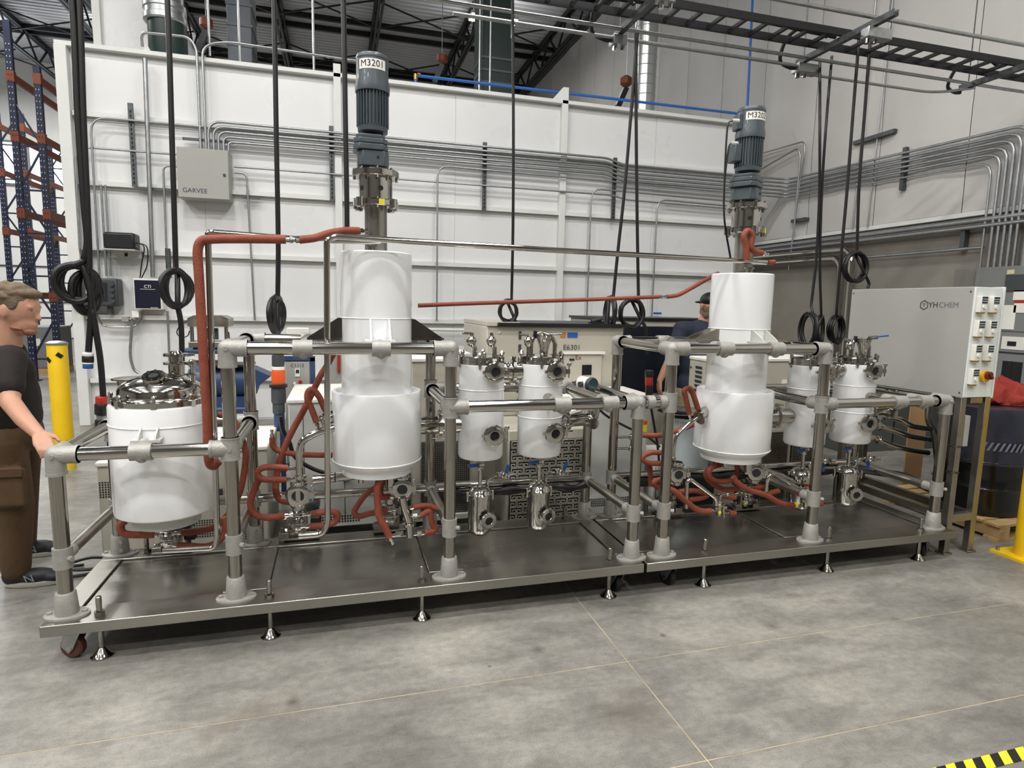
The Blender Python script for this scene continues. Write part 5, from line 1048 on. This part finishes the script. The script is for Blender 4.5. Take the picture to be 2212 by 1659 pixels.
for (px, Y, z0_, z1_, lab) in ((1037, 8.0, 4.4, 9.4, 'left of two slim white drop rods by the dark roof duct'), (1060, 8.0, 4.4, 9.4, 'right of two slim white drop rods by the dark roof duct'), (1106, 6.2, 5.4, 9.4, 'slim white rod ending above the blue air pipe'), (677, 6.2, 4.4, 9.4, 'slim white rod between the left cords'), (517, 6.8, 4.4, 9.4, 'slim brass toned rod in front of the grey roof duct'), (452, 7.2, 5.0, 9.4, 'slim rod by the left orange hoist')):
    p = at(px, 80, Y); o = MB().cyl((p.x, Y, z0_), (p.x, Y, z1_), .016, n=8).build('drop_rod', GALV if '1' not in lab else PANELG, None); tag(o, lab, 'rod')
for (px, py, Y, lab) in ((955, 140, 9.0, 'orange and black hoist hanging above the middle of the white wall'), (446, 66, 8.4, 'orange and black hoist hanging above the left of the white wall'), (1352, 190, 7.4, 'orange headed black arm beside the spiral duct')):
    c = at(px, py, Y); t = thing('cable_hoist', lab, 'hoist', c); MB().lathe(c + Z_ * .02, [(.05, 0), (.1, .04), (.1, .14), (.04, .18)], n=14).build('orange_cap', ORR, t); MB().bar(c, c + V((-.14, 0, -.32)), .09, .09).build('arm', BLACKP, t); MB().cyl(c + Z_ * .19, (c.x, c.y, 9.3), .008, n=6).build('wire', GALV, t)
# ================================================================== CABLE TRAY AND CORDS
TZ = 3.80
t = thing('cable_tray', 'black ladder cable tray running overhead to the right wall', 'cable tray', (5, 1.63, TZ))
for y in (1.5, 1.755):
    MB().box(1.2, XR - .06, y - .012, y + .012, TZ - .004, TZ + .052).build('side_rail', JOIST, t, smooth=0)
x = 1.3
while x < XR - .1: MB().box(x - .014, x + .014, 1.512, 1.743, TZ, TZ + .025).build('rung', JOIST, t, smooth=0); x += .196
MB().tube(spline([(1.3, 1.58, TZ + .05), (2.5, 1.66, TZ + .05), (4.0, 1.6, TZ + .06), (5.2, 1.64, TZ + .05)]), .014, 6).build('tray_cable', BLACK, t)
for i, (px, py, w_) in enumerate(((1335, 78, 'left'), (1750, 128, 'middle'), (2120, 180, 'right'))):
    X = atz(px, py, TZ - .06).x; t = thing('trapeze_hanger', 'grey strut hanger under the cable tray, %s of three' % w_, 'hanger', (X, 1.5, TZ - .06))
    MB().box(X - .022, X + .022, .98, 2.0, TZ - .062, TZ - .056).box(X - .022, X - .018, .98, 2.0, TZ - .056, TZ - .015).box(X + .018, X + .022, .98, 2.0, TZ - .056, TZ - .015).build('strut', GALVD, t, smooth=0)
    for y in (1.04, 1.92): MB().cyl((X, y, TZ - .08), (X, y, 9.4), .006, n=6).build('threaded_rod', GALVD, t)
    for (y, s) in ((1.95, 1), (1.2, .8)):
        if i < 2:
            b = MB().box(X - .06, X + (.17 if i == 1 else .06), y - .05 * s, y + .05 * s, TZ - .14, TZ - .064).build('junction_box', GALV, t, bevel=.005); MB().cyl((X - .03, y, TZ - .14), (X - .03, y, TZ - .18), .02, n=10).build('cord_grip', STEEL, b); MB().cyl((X + .04, y, TZ - .14), (X + .04, y, TZ - .17), .018, n=10).build('cord_grip', STEEL, b)
    MB().tube(spline([(X - .03, 1.62, TZ + .03), (X - .16, 1.7, TZ + .14), (X - .26, 1.82, TZ + .08), (X - .24, 1.93, TZ - .06), (X - .12, 1.96, TZ - .1), (X - .05, 1.95, TZ - .1)]), .016, 8).build('looped_lead', BLACK, t)
for i, (y, z, xa, xb) in enumerate(((1.22, TZ + .03, 1.2, 7.98), (1.86, TZ - .045, 1.4, 7.98), (1.94, TZ - .085, 2.0, 5.2))):
    conduit(('conduit on the near side of the cable tray', 'conduit on the far side of the cable tray', 'lower conduit ending at the middle tray hanger')[i], [(xa, y, z), (xb, y, z)], .016)
conduit('thin conduit curving up to the right tray hanger', [(5.25, 1.97, TZ - .13), (6.7, 1.97, TZ - .13), (7.1, 1.9, TZ - .06)], .013, .3)
def coil(px, py, Y, rx, ry, turns=3, tilt=0.0):
    c = at(px, py, Y); e = at(px + rx, py, Y); h = at(px, py - ry, Y); ax = (e - c).length; az = (h - c).length; out = []
    for i in range(turns * 22 + 1):
        a = PI / 2 + 2 * PI * i / 22; k = i / (turns * 22)
        out.append(c + V((math.cos(a) * (ax + .012 * math.sin(i * .21 + 1)), (k - .5) * .06 * 1.2 + math.cos(a) * tilt, math.sin(a) * (az + .01 * math.sin(i * .17)))))
    return out
def cord(label, up, cl, tail, Y, r=.016):
    P_ = pxs(up, Y) ; P_ = spline(P_, 6)
    if cl: P_ = P_ + coil(*cl)
    if tail: P_ = P_ + spline(pxs(tail, Y), 6)
    Q = [P_[0]]
    for p in P_[1:]:
        if (p - Q[-1]).length > .004: Q.append(p)
    o = MB().tube(Q, r, 8).build('power_cable', BLACK, None, smooth=60); return tag(o, label, 'power cable')
def plug(par, px0, py0, px1, py1, Y, parts):
    a, b = at(px0, py0, Y), at(px1, py1, Y); d = (b - a); L = d.length; d.normalize(); first = None
    for (k0, k1, r, m_, nm) in parts:
        o = MB().lathe(a + d * L * k0, [(r * .92, 0), (r, L * (k1 - k0) * .12), (r, L * (k1 - k0) * .85), (r * .92, L * (k1 - k0))], d, 18).build(nm, m_, first or par, smooth=40); first = first or o
    return first
cY = 1.7
c = cord('thick black cord with a big ring coil at the left, ending in a blue plug', [(150, -60), (160, 60), (168, 250), (180, 430), (188, 520), (180, 565)], (166, 611, cY, 34, 38, 3, .05), [(180, 575), (196, 640), (196, 690), (191, 760)], cY, .02)
plug(c, 190, 762, 190, 796, cY, ((0, .22, .032, LABELW, 'white_collar'), (.2, .62, .034, BLACKP, 'plug_body'), (.6, .7, .032, LABELW, 'white_band'), (.68, 1.0, .03, BLUEH, 'blue_cap')))
c = cord('thick black cord with oval coil at the left, ending in a red collared plug', [(168, -60), (174, 60), (180, 250), (188, 430), (193, 560), (190, 590)], (187, 632, cY + .07, 17, 42, 3, .06), [(200, 672), (208, 720), (217, 780), (223, 856)], cY, .019)
plug(c, 222, 856, 222, 934, cY, ((0, .22, .042, RED, 'red_collar'), (.2, .5, .048, BLACKP, 'plug_body'), (.5, .66, .036, GALV, 'steel_sleeve'), (.64, 1, .046, BLACKP, 'plug_end')))
cord('black cord with an oval coil hanging left of the red upright hose', [(358, -60), (364, 60), (370, 250), (377, 480), (380, 580)], (382, 623, cY, 20, 38, 3, .1), [(384, 662), (391, 700), (393, 760), (393, 815)], cY, .0175)
c = cord('black cord with flat side-on coil left of the left column, with upright orange plug', [(590, -60), (593, 60), (597, 300), (601, 520), (600, 640)], (598, 680, cY, 8, 38, 4, .16), [(600, 718), (600, 742)], cY, .0165)
plug(c, 600, 742, 603, 930, cY, ((0, .14, .034, DARKG, 'strain_relief'), (.13, .27, .042, DARKG, 'gland'), (.26, .3, .044, LABELW, 'white_ring'), (.3, .46, .047, ORANGE, 'orange_ring'), (.46, .5, .062, BLACKP, 'black_flange'), (.5, .68, .05, DARKG, 'plug_body'), (.68, .8, .042, DARKG, 'plug_neck'), (.8, 1, .034, BLUEC, 'blue_end')))
cord('cord running down from the orange ringed plug behind the red hoses', [(606, 900), (612, 930), (625, 955), (640, 990), (690, 1018), (760, 1030), (850, 1030)], None, None, 1.0, .013)
c = cord('black lead dropping from a red and black plug behind the right frame corner', [(1403, 862), (1408, 890), (1414, 925), (1420, 960), (1424, 1000)], None, None, .95, .009)
plug(c, 1402, 862, 1402, 800, .95, ((0, .15, .02, BLACKP, 'strain_relief'), (.14, .5, .026, BLACKP, 'plug_body'), (.48, .78, .028, RED, 'red_collar'), (.77, 1, .03, BLACKP, 'black_cap')))
cord('thin black lead sagging behind the rear corner posts between the frames', [(1282, 872), (1310, 898), (1345, 918), (1400, 945), (1425, 965)], None, None, .71, .008)
cord('straight black cord hanging just left of the left motor', [(740, -60), (743, 60), (746, 250), (749, 420), (750, 524)], None, None, cY, .0175)
cord('black cord with a round coil over the funnel vessel of the left frame', [(1107, -60), (1108, 100), (1109, 300), (1108, 500), (1105, 648)], (1098, 672, cY, 20, 22, 3, .02), [(1112, 690), (1121, 712), (1125, 745), (1123, 775)], cY, .0115)
c = cord('black cord with a flat side-on coil, ending in the slanted orange ringed plug', [(1377, 72), (1365, 220), (1350, 400), (1335, 540), (1325, 640)], (1319, 673, cY, 6, 30, 4, .13), [(1312, 700), (1309, 712)], cY, .0135)
plug(c, 1309, 706, 1286, 812, cY, ((0, .2, .026, DARKG, 'strain_relief'), (.18, .42, .03, DARKG, 'gland'), (.42, .5, .03, GALV, 'steel_ring'), (.5, .7, .036, ORANGE, 'orange_ring'), (.7, .76, .042, BLACKP, 'black_flange'), (.76, 1.0, .03, DARKG, 'plug_body')))
cord('black cord with a large round coil right of the slanted plug', [(1374, 72), (1374, 240), (1376, 450), (1379, 640)], (1365, 676, cY, 27, 30, 4, .02), [(1386, 694), (1395, 712), (1397, 765)], cY, .0135)
cord('leftmost cord under the middle tray hanger, with a narrow coil', [(1771, 130, 1.93), (1771, 260), (1770, 420), (1763, 560), (1752, 660)], (1747, 712, cY, 6, 34, 4, .12), None, cY, .012)
cord('second cord under the middle tray hanger, with an oval coil', [(1797, 122, 1.93), (1786, 250), (1776, 400), (1771, 560), (1774, 684)], (1771, 712, cY + .04, 16, 28, 3, .05), None, cY, .0115)
cord('third cord under the middle tray hanger, with a thick oval coil', [(1856, 78), (1843, 240), (1829, 420), (1816, 560), (1806, 682)], (1808, 711, cY + .08, 22, 28, 5, .05), None, cY, .013)
cord('rightmost cord under the middle tray hanger, with a big round coil by the control cabinet', [(1880, 85), (1868, 240), (1856, 400), (1851, 545)], (1848, 576, cY, 30, 31, 4, .03), [(1870, 596), (1877, 612), (1874, 622)], cY, .013)
# ================================================================== RIGHT WALL SERVICES
t = thing('switchboard', 'grey electrical switchboard against the right wall at the frame edge', 'cabinet', (7.9, 1.2, 0)); sx = 7.72
MB().box(sx, XR - .05, .4, 2.15, .25, 2.06).build('body', mat('switchboard_grey', '7c7d7c', .5), t, bevel=.006); MB().box(sx + .04, XR - .05, 2.15, 2.42, .9, 2.06).build('side_section', mat('switchboard_grey2', '77746f', .55), t, bevel=.006)
def swp(l, r, tp_, bt, m_, nm, e=.006): a, b = atx(l, tp_, sx - e), atx(r, bt, sx - e); return MB().box(sx - e, sx + .004, min(a.y, b.y), max(a.y, b.y), b.z, a.z).build(nm, m_, t, smooth=0)
swp(2173, 2260, 594, 629, DARKG, 'name_grille'); swp(2176, 2190, 583, 592, mat('cream_plate', 'd8d0a8', .5), 'cream_plate'); swp(2166, 2189, 659, 712, LABELW, 'paper_notice'); swp(2190, 2230, 627, 648, LABELW, 'white_tag'); swp(2191, 2230, 648, 655, RED, 'red_band'); swp(2191, 2230, 655, 676, LABELW, 'lower_tag')
swp(2165, 2212, 726, 757, BEIGEL, 'meter_face'); swp(2176, 2194, 737, 748, VOID, 'meter_display', .009); swp(2166, 2180, 779, 832, VOID, 'vent_slot'); swp(2187, 2202, 781, 836, VOID, 'vent_slot'); swp(2150, 2230, 714, 718, GRIDM, 'seam'); swp(2150, 2230, 761, 764, GRIDM, 'seam')
for i in range(7): z = .02; conduit('%s vertical conduit above the switchboard on the right wall' % ('nearest', 'second nearest', 'third nearest', 'fourth nearest', 'fifth nearest', 'sixth nearest', 'farthest')[i], [(7.9, 1.3 + i * .085, 2.06), (7.9, 1.3 + i * .085, 2.62)], .022)
for i, (z, x, r) in enumerate(((2.60, 7.97, .03), (2.53, 7.96, .026))): conduit(('upper fat pipe along the foot of the insulation on the right wall', 'second fat pipe along the foot of the insulation on the right wall')[i], [(x, 6.5, z), (x, -.5, z)], r)
conduit('fat pipe turning down the right wall behind the control cabinet', [(7.9, 7.0, 2.45), (7.9, 4.02, 2.42), (7.9, 4.0, .1)], .045, .2, m=STEEL); conduit('second fat pipe turning down the right wall behind the control cabinet', [(7.92, 7.0, 2.34), (7.92, 4.22, 2.31), (7.92, 4.2, .1)], .045, .2, m=STEEL)
conduit('lower pipe along the concrete of the right wall', [(7.98, 3.9, 2.30), (7.98, 2.3, 2.30)], .02)
for i, (y, z0_, z1_, lab) in enumerate(((3.43, 3.10, 3.62, 'strut clamping the conduit bank on the insulated wall'), (2.55, 2.3, 2.53, 'strut under the fat pipes on the right wall'))):
    o = MB().box(7.975, XR - .02, y - .025, y + .025, z0_, z1_).build('strut_channel', GALVD, None); tag(o, lab, 'strut')
for i, (ya, yb_, z, lab) in enumerate(((4.25, 3.6, 3.86, 'level steel strut standing off the insulation above the conduit bank'), (5.35, 5.05, 2.95, 'short level strut near the corner of the insulated wall'))):
    o = MB().box(7.96, XR - .02, yb_, ya, z - .025, z + .025).build('strut_channel', GALVD, None); tag(o, lab, 'strut')
conduit('thin conduit hooked over behind the right motor and dropping by the corner', [(7.9, 6.2, 3.86), (7.9, 5.25, 4.02), (7.92, 5.2, 3.9), (7.95, 5.25, 2.7)], .014, .08)
conduit('second thin conduit dropping by the corner behind the right motor', [(7.93, 6.3, 4.15), (7.93, 5.15, 4.1), (7.93, 5.12, 3.9), (7.95, 5.2, 3.6), (7.95, 5.3, 2.2)], .012, .08)
conduit('thin conduit climbing the insulated wall behind the right cords, left one', [(7.99, 4.15, 2.7), (7.99, 4.05, 9.0)], .012); conduit('thin conduit climbing the insulated wall behind the right cords, right one', [(7.99, 3.9, 2.7), (7.99, 3.75, 9.0)], .009)
# ================================================================== PALLET RACKS AT THE LEFT
def rack(label, Yf, pxl, pxr, zt_l, zt_r, grp=None):
    a = at(pxl, 600, Yf).x; b = at(pxr, 600, Yf).x; t = thing('pallet_rack', label, 'rack', ((a + b) / 2, Yf, 0))
    holes = {}
    for k, Y in enumerate((Yf, Yf + 2.6)):
        for x, zt in ((a, zt_l), (b, zt_r)):
            u = MB().box(x - .05, x + .05, Y - .04, Y + .04, 0.02, zt).box(x - .09, x + .09, Y - .08, Y + .08, 0, .02).build('upright', NAVYR, t, smooth=0)
            stuff(grid_holes((x - .028, Y - .042, .2), X_, Z_, 2, int((zt - .4) / .1), .011, .022, .045, .1, u, PANELG, name='punched_holes'))
        z = .4; f = 1
        while z < min(zt_l, zt_r) - .6:
            MB().bar((a if f > 0 else b, Y, z), (b if f > 0 else a, Y, z + .75), .03).bar((a, Y + .002, z), (b, Y + .002, z), .03).build('frame_brace', NAVYR, t, smooth=0); z += .75; f = -f
    for z in (1.55, 3.0, 4.3, 5.3):
        for x in (a, b):
            if z < (zt_l if x == a else zt_r) - .1: o = MB().box(x - .025, x + .025, Yf + .05, Yf + 2.55, z - .06, z + .06).box(x - .06, x + .06, Yf - .045, Yf + .05, z - .1, z + .08).build('beam', ORR, t, smooth=0)
    return t
rack('near blue and orange pallet rack beyond the man at the left', 10.2, 58, 113, 6.2, 5.5)
rack('second blue and orange pallet rack further left behind the near one', 14.0, 22, 72, 5.6, 5.6)
for (x0, x1, y0, y1, h, m_, lab) in ((-4.0, -3.3, 12.2, 13.0, 1.0, BLACKP, 'dark crate standing between the pallet racks'), (-4.9, -4.25, 11.2, 12.0, .95, mat('grey_tote', '77797b', .6), 'grey tote behind the near pallet rack')):
    o = MB().box(x0, x1, y0, y1, .12, h).build('storage_crate', m_, None, bevel=.02); tag(o, lab, 'crate'); MB().box(x0, x1, y0, y1, 0, .12).build('pallet_base', WOOD, o); MB().box(x0 + .25, x0 + .4, y0 - .006, y0 + .002, h * .6, h * .75).build('label', LABELW, o, smooth=0)
# ================================================================== PEOPLE
_dg = []
def blob(mb, vox, name, m, par, smooth_it=4):
    me = bpy.data.meshes.new('b'); me.from_pydata([tuple(v) for v in mb.v], [], mb.f)
    bm = bmesh.new(); bm.from_mesh(me); bmesh.ops.recalc_face_normals(bm, faces=bm.faces); bm.to_mesh(me); bm.free()
    o = bpy.data.objects.new('b', me); COL.objects.link(o); r = o.modifiers.new('r', 'REMESH'); r.mode = 'VOXEL'; r.voxel_size = vox
    s = o.modifiers.new('s', 'SMOOTH'); s.factor = .5; s.iterations = smooth_it
    ev = o.evaluated_get(bpy.context.evaluated_depsgraph_get()); nm = bpy.data.meshes.new_from_object(ev); bpy.data.objects.remove(o)
    root = par; 
    while root.parent: root = root.parent
    off = root.location
    for v in nm.vertices: v.co = v.co - off
    for p in nm.polygons: p.use_smooth = True
    nm.materials.clear(); nm.materials.append(m); nm.name = name
    q = bpy.data.objects.new(name, nm); COL.objects.link(q); q.parent = par; return q
def limb(mb, pts, rs, n=12):
    pts = [V(p) for p in pts]
    for i in range(len(pts) - 1):
        mb.cyl(pts[i], pts[i + 1], rs[i], rs[i + 1], n)
        mb.sph(pts[i], rs[i], n, 8)
    mb.sph(pts[-1], rs[-1], n, 8); return mb
def hand(mb, wrist, d, nrm, thumb, curl=.5, s=1.0):
    "palm, four fingers of different length curling toward nrm, a thumb off the side"
    d = V(d).normalized(); n = V(nrm); n = (n - d * n.dot(d)).normalized(); t = V(thumb); t = (t - d * t.dot(d) - n * t.dot(n)).normalized(); w = V(wrist)
    for k in range(4):
        o = t * (.027 - .018 * k) * s; kn = w + d * (.085 - .004 * abs(k - 1)) * s + o
        limb(mb, [w + o * .55 + d * .015 * s, kn], [.0155 * s, .0115 * s], 10)
        L = (.040, .045, .041, .032)[k] * s; a = curl; p1 = kn + (d * math.cos(a) + n * math.sin(a)) * L; p2 = p1 + (d * math.cos(a * 2.2) + n * math.sin(a * 2.2)) * L * .68; p3 = p2 + (d * math.cos(a * 3) + n * math.sin(a * 3)) * L * .5
        limb(mb, [kn, p1, p2, p3], [.0098 * s, .0088 * s, .0078 * s, .0068 * s], 8)
    b = w + d * .022 * s + t * .024 * s; q = b + (t * .75 + d * .7 + n * .25).normalized() * .036 * s; e = q + (d * .9 + t * .2 + n * .5).normalized() * .03 * s
    limb(mb, [w + d * .012 * s, b, q, e], [.016 * s, .0145 * s, .011 * s, .0085 * s], 8)
# ---- man in the brown shirt
P = thing('person', 'man in dark brown t-shirt and brown work trousers holding the left frame corner', 'person', (-.5, .85, 0))
hc = at(36, 668, .76); hz = hc.z
fw = V((1, -.12, -.18)).normalized(); sd = V((-.12, -1, 0)).normalized(); upv = V((.16, 0, .98)).normalized(); Rh = M((fw, -sd, fw.cross(-sd))).transposed()
H = lambda x, y, z: hc + Rh @ V((x, y, z))
nk = hc + V((-.05, .01, -.17)); sh = at(14, 752, .66); sh.z = nk.z - .07; sl = V((sh.x - .13, 1.0, sh.z - .01)); chest = V((sh.x - .115, .85, sh.z - .10)); hip = V((chest.x - .0, .86, .86)); el = at(22, 868, .53); wr = at(84, 938, .26)
b = MB().sph(hc + upv * .01, (.1, .078, .112), 18, 12, Rh).sph(H(.035, 0, -.06), (.062, .056, .07), 14, 10, Rh).sph(H(.062, 0, -.095), (.03, .032, .024), 12, 8, Rh)
b.loft([[H(.086, .007, .015), H(.086, -.007, .015), H(.09, 0, .02)], [H(.103, .011, -.022), H(.103, -.011, -.022), H(.116, 0, -.018)], [H(.09, .014, -.036), H(.09, -.014, -.036), H(.112, 0, -.034)]]).sph(H(.106, 0, -.028), .013, 8, 6)
for s in (-1, 1):
    b.sph(H(-.012, s * .078, -.012), (.022, .009, .033), 10, 8, Rh).sph(H(.08, s * .03, .026), (.014, .026, .009), 8, 6, Rh)
b.sph(H(.092, 0, -.06), (.012, .024, .006), 8, 6, Rh).sph(H(.09, 0, -.073), (.012, .022, .007), 8, 6, Rh)
limb(b, [H(-.025, 0, -.07), nk, nk + V((-.015, .01, -.08))], [.058, .058, .07], 14)
limb(b, [sh + V((0, .03, -.02)), (sh + el) / 2, el, (el + wr) * .5 + V((0, 0, -.01)), wr], [.052, .05, .043, .038, .0275], 12)
hand(b, wr, (at(108, 985, .1) - wr), (.15, .25, -.9), (.7, .2, .5), .42)
limb(b, [sl, sl + V((-.07, .03, -.28)), sl + V((-.09, .0, -.52))], [.05, .043, .028], 12); hand(b, sl + V((-.09, 0, -.52)), (.1, 0, -.9), (0, -1, 0), (1, 0, 0), .3)
limb(b, [chest, hip], [.11, .12], 14); limb(b, [V((-.545, .83, .09)), V((-.515, .80, .48)), V((hip.x, .78, .8))], [.045, .055, .085]); limb(b, [V((-.7, 1.25, .09)), V((-.62, 1.12, .48)), V((hip.x, .95, .8))], [.045, .055, .085])
body = blob(b, .0058, 'body', SKIN, P, 7)
for s in (-1, 1): MB().sph(H(.082, s * .031, .011), (.008, .009, .0045), 10, 8, Rh).build('eye', mat('eye_dark', '1c1512', .3), body)
hb_ = MB().sph(H(-.022, 0, .052), (.104, .085, .078), 18, 12, Rh).sph(H(-.055, 0, -.005), (.058, .078, .085), 14, 10, Rh).sph(H(.05, 0, .09), (.05, .066, .026), 12, 8, Rh).sph(H(.012, .072, .03), (.03, .012, .035), 8, 6, Rh).sph(H(.012, -.072, .03), (.03, .012, .035), 8, 6, Rh)
for i in range(70):
    a = random.uniform(-2.6, 2.6); e = random.uniform(.35 if abs(a) < 1 else -.2, 1.4); hb_.sph(H(-.022 + .1 * math.cos(a) * math.cos(e), .082 * math.sin(a) * math.cos(e), .055 + .076 * math.sin(e)), (.022, .012, .01), 7, 5, Rh)
blob(hb_, .006, 'hair', HAIR, P, 2)
blob(MB().sph(H(.066, 0, -.098), (.034, .041, .024), 12, 8, Rh).sph(H(.03, 0, -.088), (.05, .062, .02), 12, 8, Rh), .005, 'beard', mat('ginger_stubble', '98664c', .7, var=.15, scale=90), P, 2)
s_ = MB(); limb(s_, [sh + V((-.005, .03, -.01)), sl], [.075, .075], 14); limb(s_, [nk + V((-.02, .02, -.055)), chest], [.085, .15], 16)
s_.sph(chest + V((.0, 0, -.02)), (.135, .19, .16), 18, 12).sph((chest + hip) / 2 + V((.02, 0, 0)), (.135, .175, .24), 18, 12).sph(hip + V((.02, 0, .07)), (.135, .17, .15), 18, 12)
limb(s_, [sh + V((0, .01, -.01)), sh + (el - sh) * .35, sh + (el - sh) * .66], [.078, .07, .066], 14); limb(s_, [sl, sl + V((.01, .02, -.2))], [.075, .066], 14)
blob(s_, .011, 'shirt', SHIRT, P, 4)
t_ = MB().sph(hip + V((.01, 0, -.02)), (.145, .175, .13), 16, 10); limb(t_, [hip + V((.0, -.08, -.06)), V((-.515, .80, .48)), V((-.545, .83, .10))], [.115, .088, .068], 14); limb(t_, [hip + V((.0, .09, -.06)), V((-.62, 1.12, .48)), V((-.7, 1.25, .10))], [.115, .088, .078], 14)
t_.obox((-.49, .70, .58), (.15, .05, .2)); blob(t_, .011, 'trousers', PANTS, P, 4)
MB().obox((-.49, .672, .665), (.16, .016, .05)).build('pocket_flap', PANTS, P, bevel=.006)
for (fx, fy, nm) in ((-.455, .83, 0), (-.62, 1.27, 0)):
    f = blob(MB().sph((fx - .10, fy, .06), (.06, .045, .058), 12, 8).sph((fx + .0, fy, .05), (.10, .046, .042), 14, 8).sph((fx + .085, fy, .04), (.06, .047, .034), 12, 8), .007, 'shoe', SHOE, P, 3)
    MB().lathe((fx, fy, .002), [(.045, 0), (.048, .006), (.047, .024)], n=26, sx=3.15, sy=1.05).build('sole', SOLE, f)
    text_mb('N', .06, face_mtx((fx - .015, fy - .0505, .052), (1, 0, .1), (-.35, .12, 1))).build('shoe_emblem', mat('shoe_grey%s' % fy, '777b80', .6), f, smooth=0)
# ---- person with cap, back turned
P = thing('person', 'person in navy t-shirt and black cap standing with back turned behind the right frame', 'person', (4.0, 2.0, 0)); Yp = 1.96
hc = at(1532, 660, Yp); sh = at(1472, 712, Yp); el = at(1447, 778, Yp - .05); wr = at(1425, 822, Yp - .03); shr = sh + V((.37, .02, 0)); nk = (sh + shr) / 2 + V((.02, 0, .045)); hip = V(((sh.x + shr.x) / 2, Yp + .02, .86))
b = MB().sph(hc, (.075, .095, .11), 16, 12).sph(hc + V((0, .05, -.05)), (.055, .06, .06)).sph(hc + V((.0, .1, -.02)), (.012, .018, .015))
for s in (-1, 1): b.sph(hc + V((s * .076, 0, -.01)), (.009, .02, .03))
limb(b, [hc + V((0, 0, -.07)), nk, nk + V((0, 0, -.06))], [.052, .052, .06]); limb(b, [sh, el, (el + wr) / 2, wr], [.05, .042, .037, .027]); hand(b, wr, (-.02, -.02, -1), (1, 0, -.2), (0, 1, .1), .35)
er = shr + V((.06, .06, -.26)); limb(b, [shr, er, er + V((-.03, .12, -.05))], [.05, .042, .028]); hand(b, er + V((-.03, .12, -.05)), (0, 1, 0), (0, 0, -1), (-1, 0, 0), .4)
limb(b, [nk + V((0, 0, -.1)), hip], [.09, .1]); 
for s in (-.09, .09): limb(b, [hip + V((s, 0, -.05)), V((hip.x + s * 1.2, Yp + .02, .48)), V((hip.x + s * 1.3, Yp + .03, .08))], [.08, .055, .045])
blob(b, .0068, 'body', SKIN, P, 5)
hr = MB().sph(hc + V((0, -.035, -.05)), (.08, .06, .06), 14, 10)
for i in range(40): a = random.uniform(-2.9, .1); hr.sph(hc + V((math.cos(a) * .076, math.sin(a) * .086 - .005, random.uniform(-.1, -.01))), (.018, .016, .024), 7, 5)
blob(hr, .006, 'hair', HAIR, P, 1)
blob(MB().sph(hc + V((0, -.005, .045)), (.083, .102, .075), 16, 10).sph(hc + V((0, .12, .03)), (.065, .07, .012), 12, 8), .006, 'cap', BLACKP, P, 2)
s_ = MB(); limb(s_, [sh, shr], [.078, .078], 14); limb(s_, [nk + V((0, 0, -.03)), nk + V((0, 0, -.1))], [.085, .12]); mid = (sh + shr) / 2
s_.sph(mid + V((0, .01, -.10)), (.2, .125, .17), 18, 12).sph(mid + V((0, 0, .0)), (.15, .1, .085), 16, 10).sph((mid + hip) / 2, (.18, .12, .26), 18, 12).sph(hip + V((0, 0, .02)), (.18, .125, .17), 18, 12); limb(s_, [sh, sh + (el - sh) * .72], [.072, .062]); limb(s_, [shr, shr + (er - shr) * .7], [.072, .062])
blob(s_, .011, 'shirt', NAVYS, P, 4)
t_ = MB().sph(hip + V((0, 0, -.06)), (.18, .13, .14), 16, 10)
for s in (-.09, .09): limb(t_, [hip + V((s, 0, -.08)), V((hip.x + s * 1.2, Yp + .02, .48)), V((hip.x + s * 1.3, Yp + .03, .1))], [.11, .085, .075], 14)
blob(t_, .012, 'trousers', KHAKI, P, 4)
for s in (-.117, .117): blob(MB().sph((hip.x + s, Yp + .0, .05), (.045, .06, .05)).sph((hip.x + s, Yp + .1, .04), (.046, .1, .036)), .008, 'shoe', SHOE, P, 3)
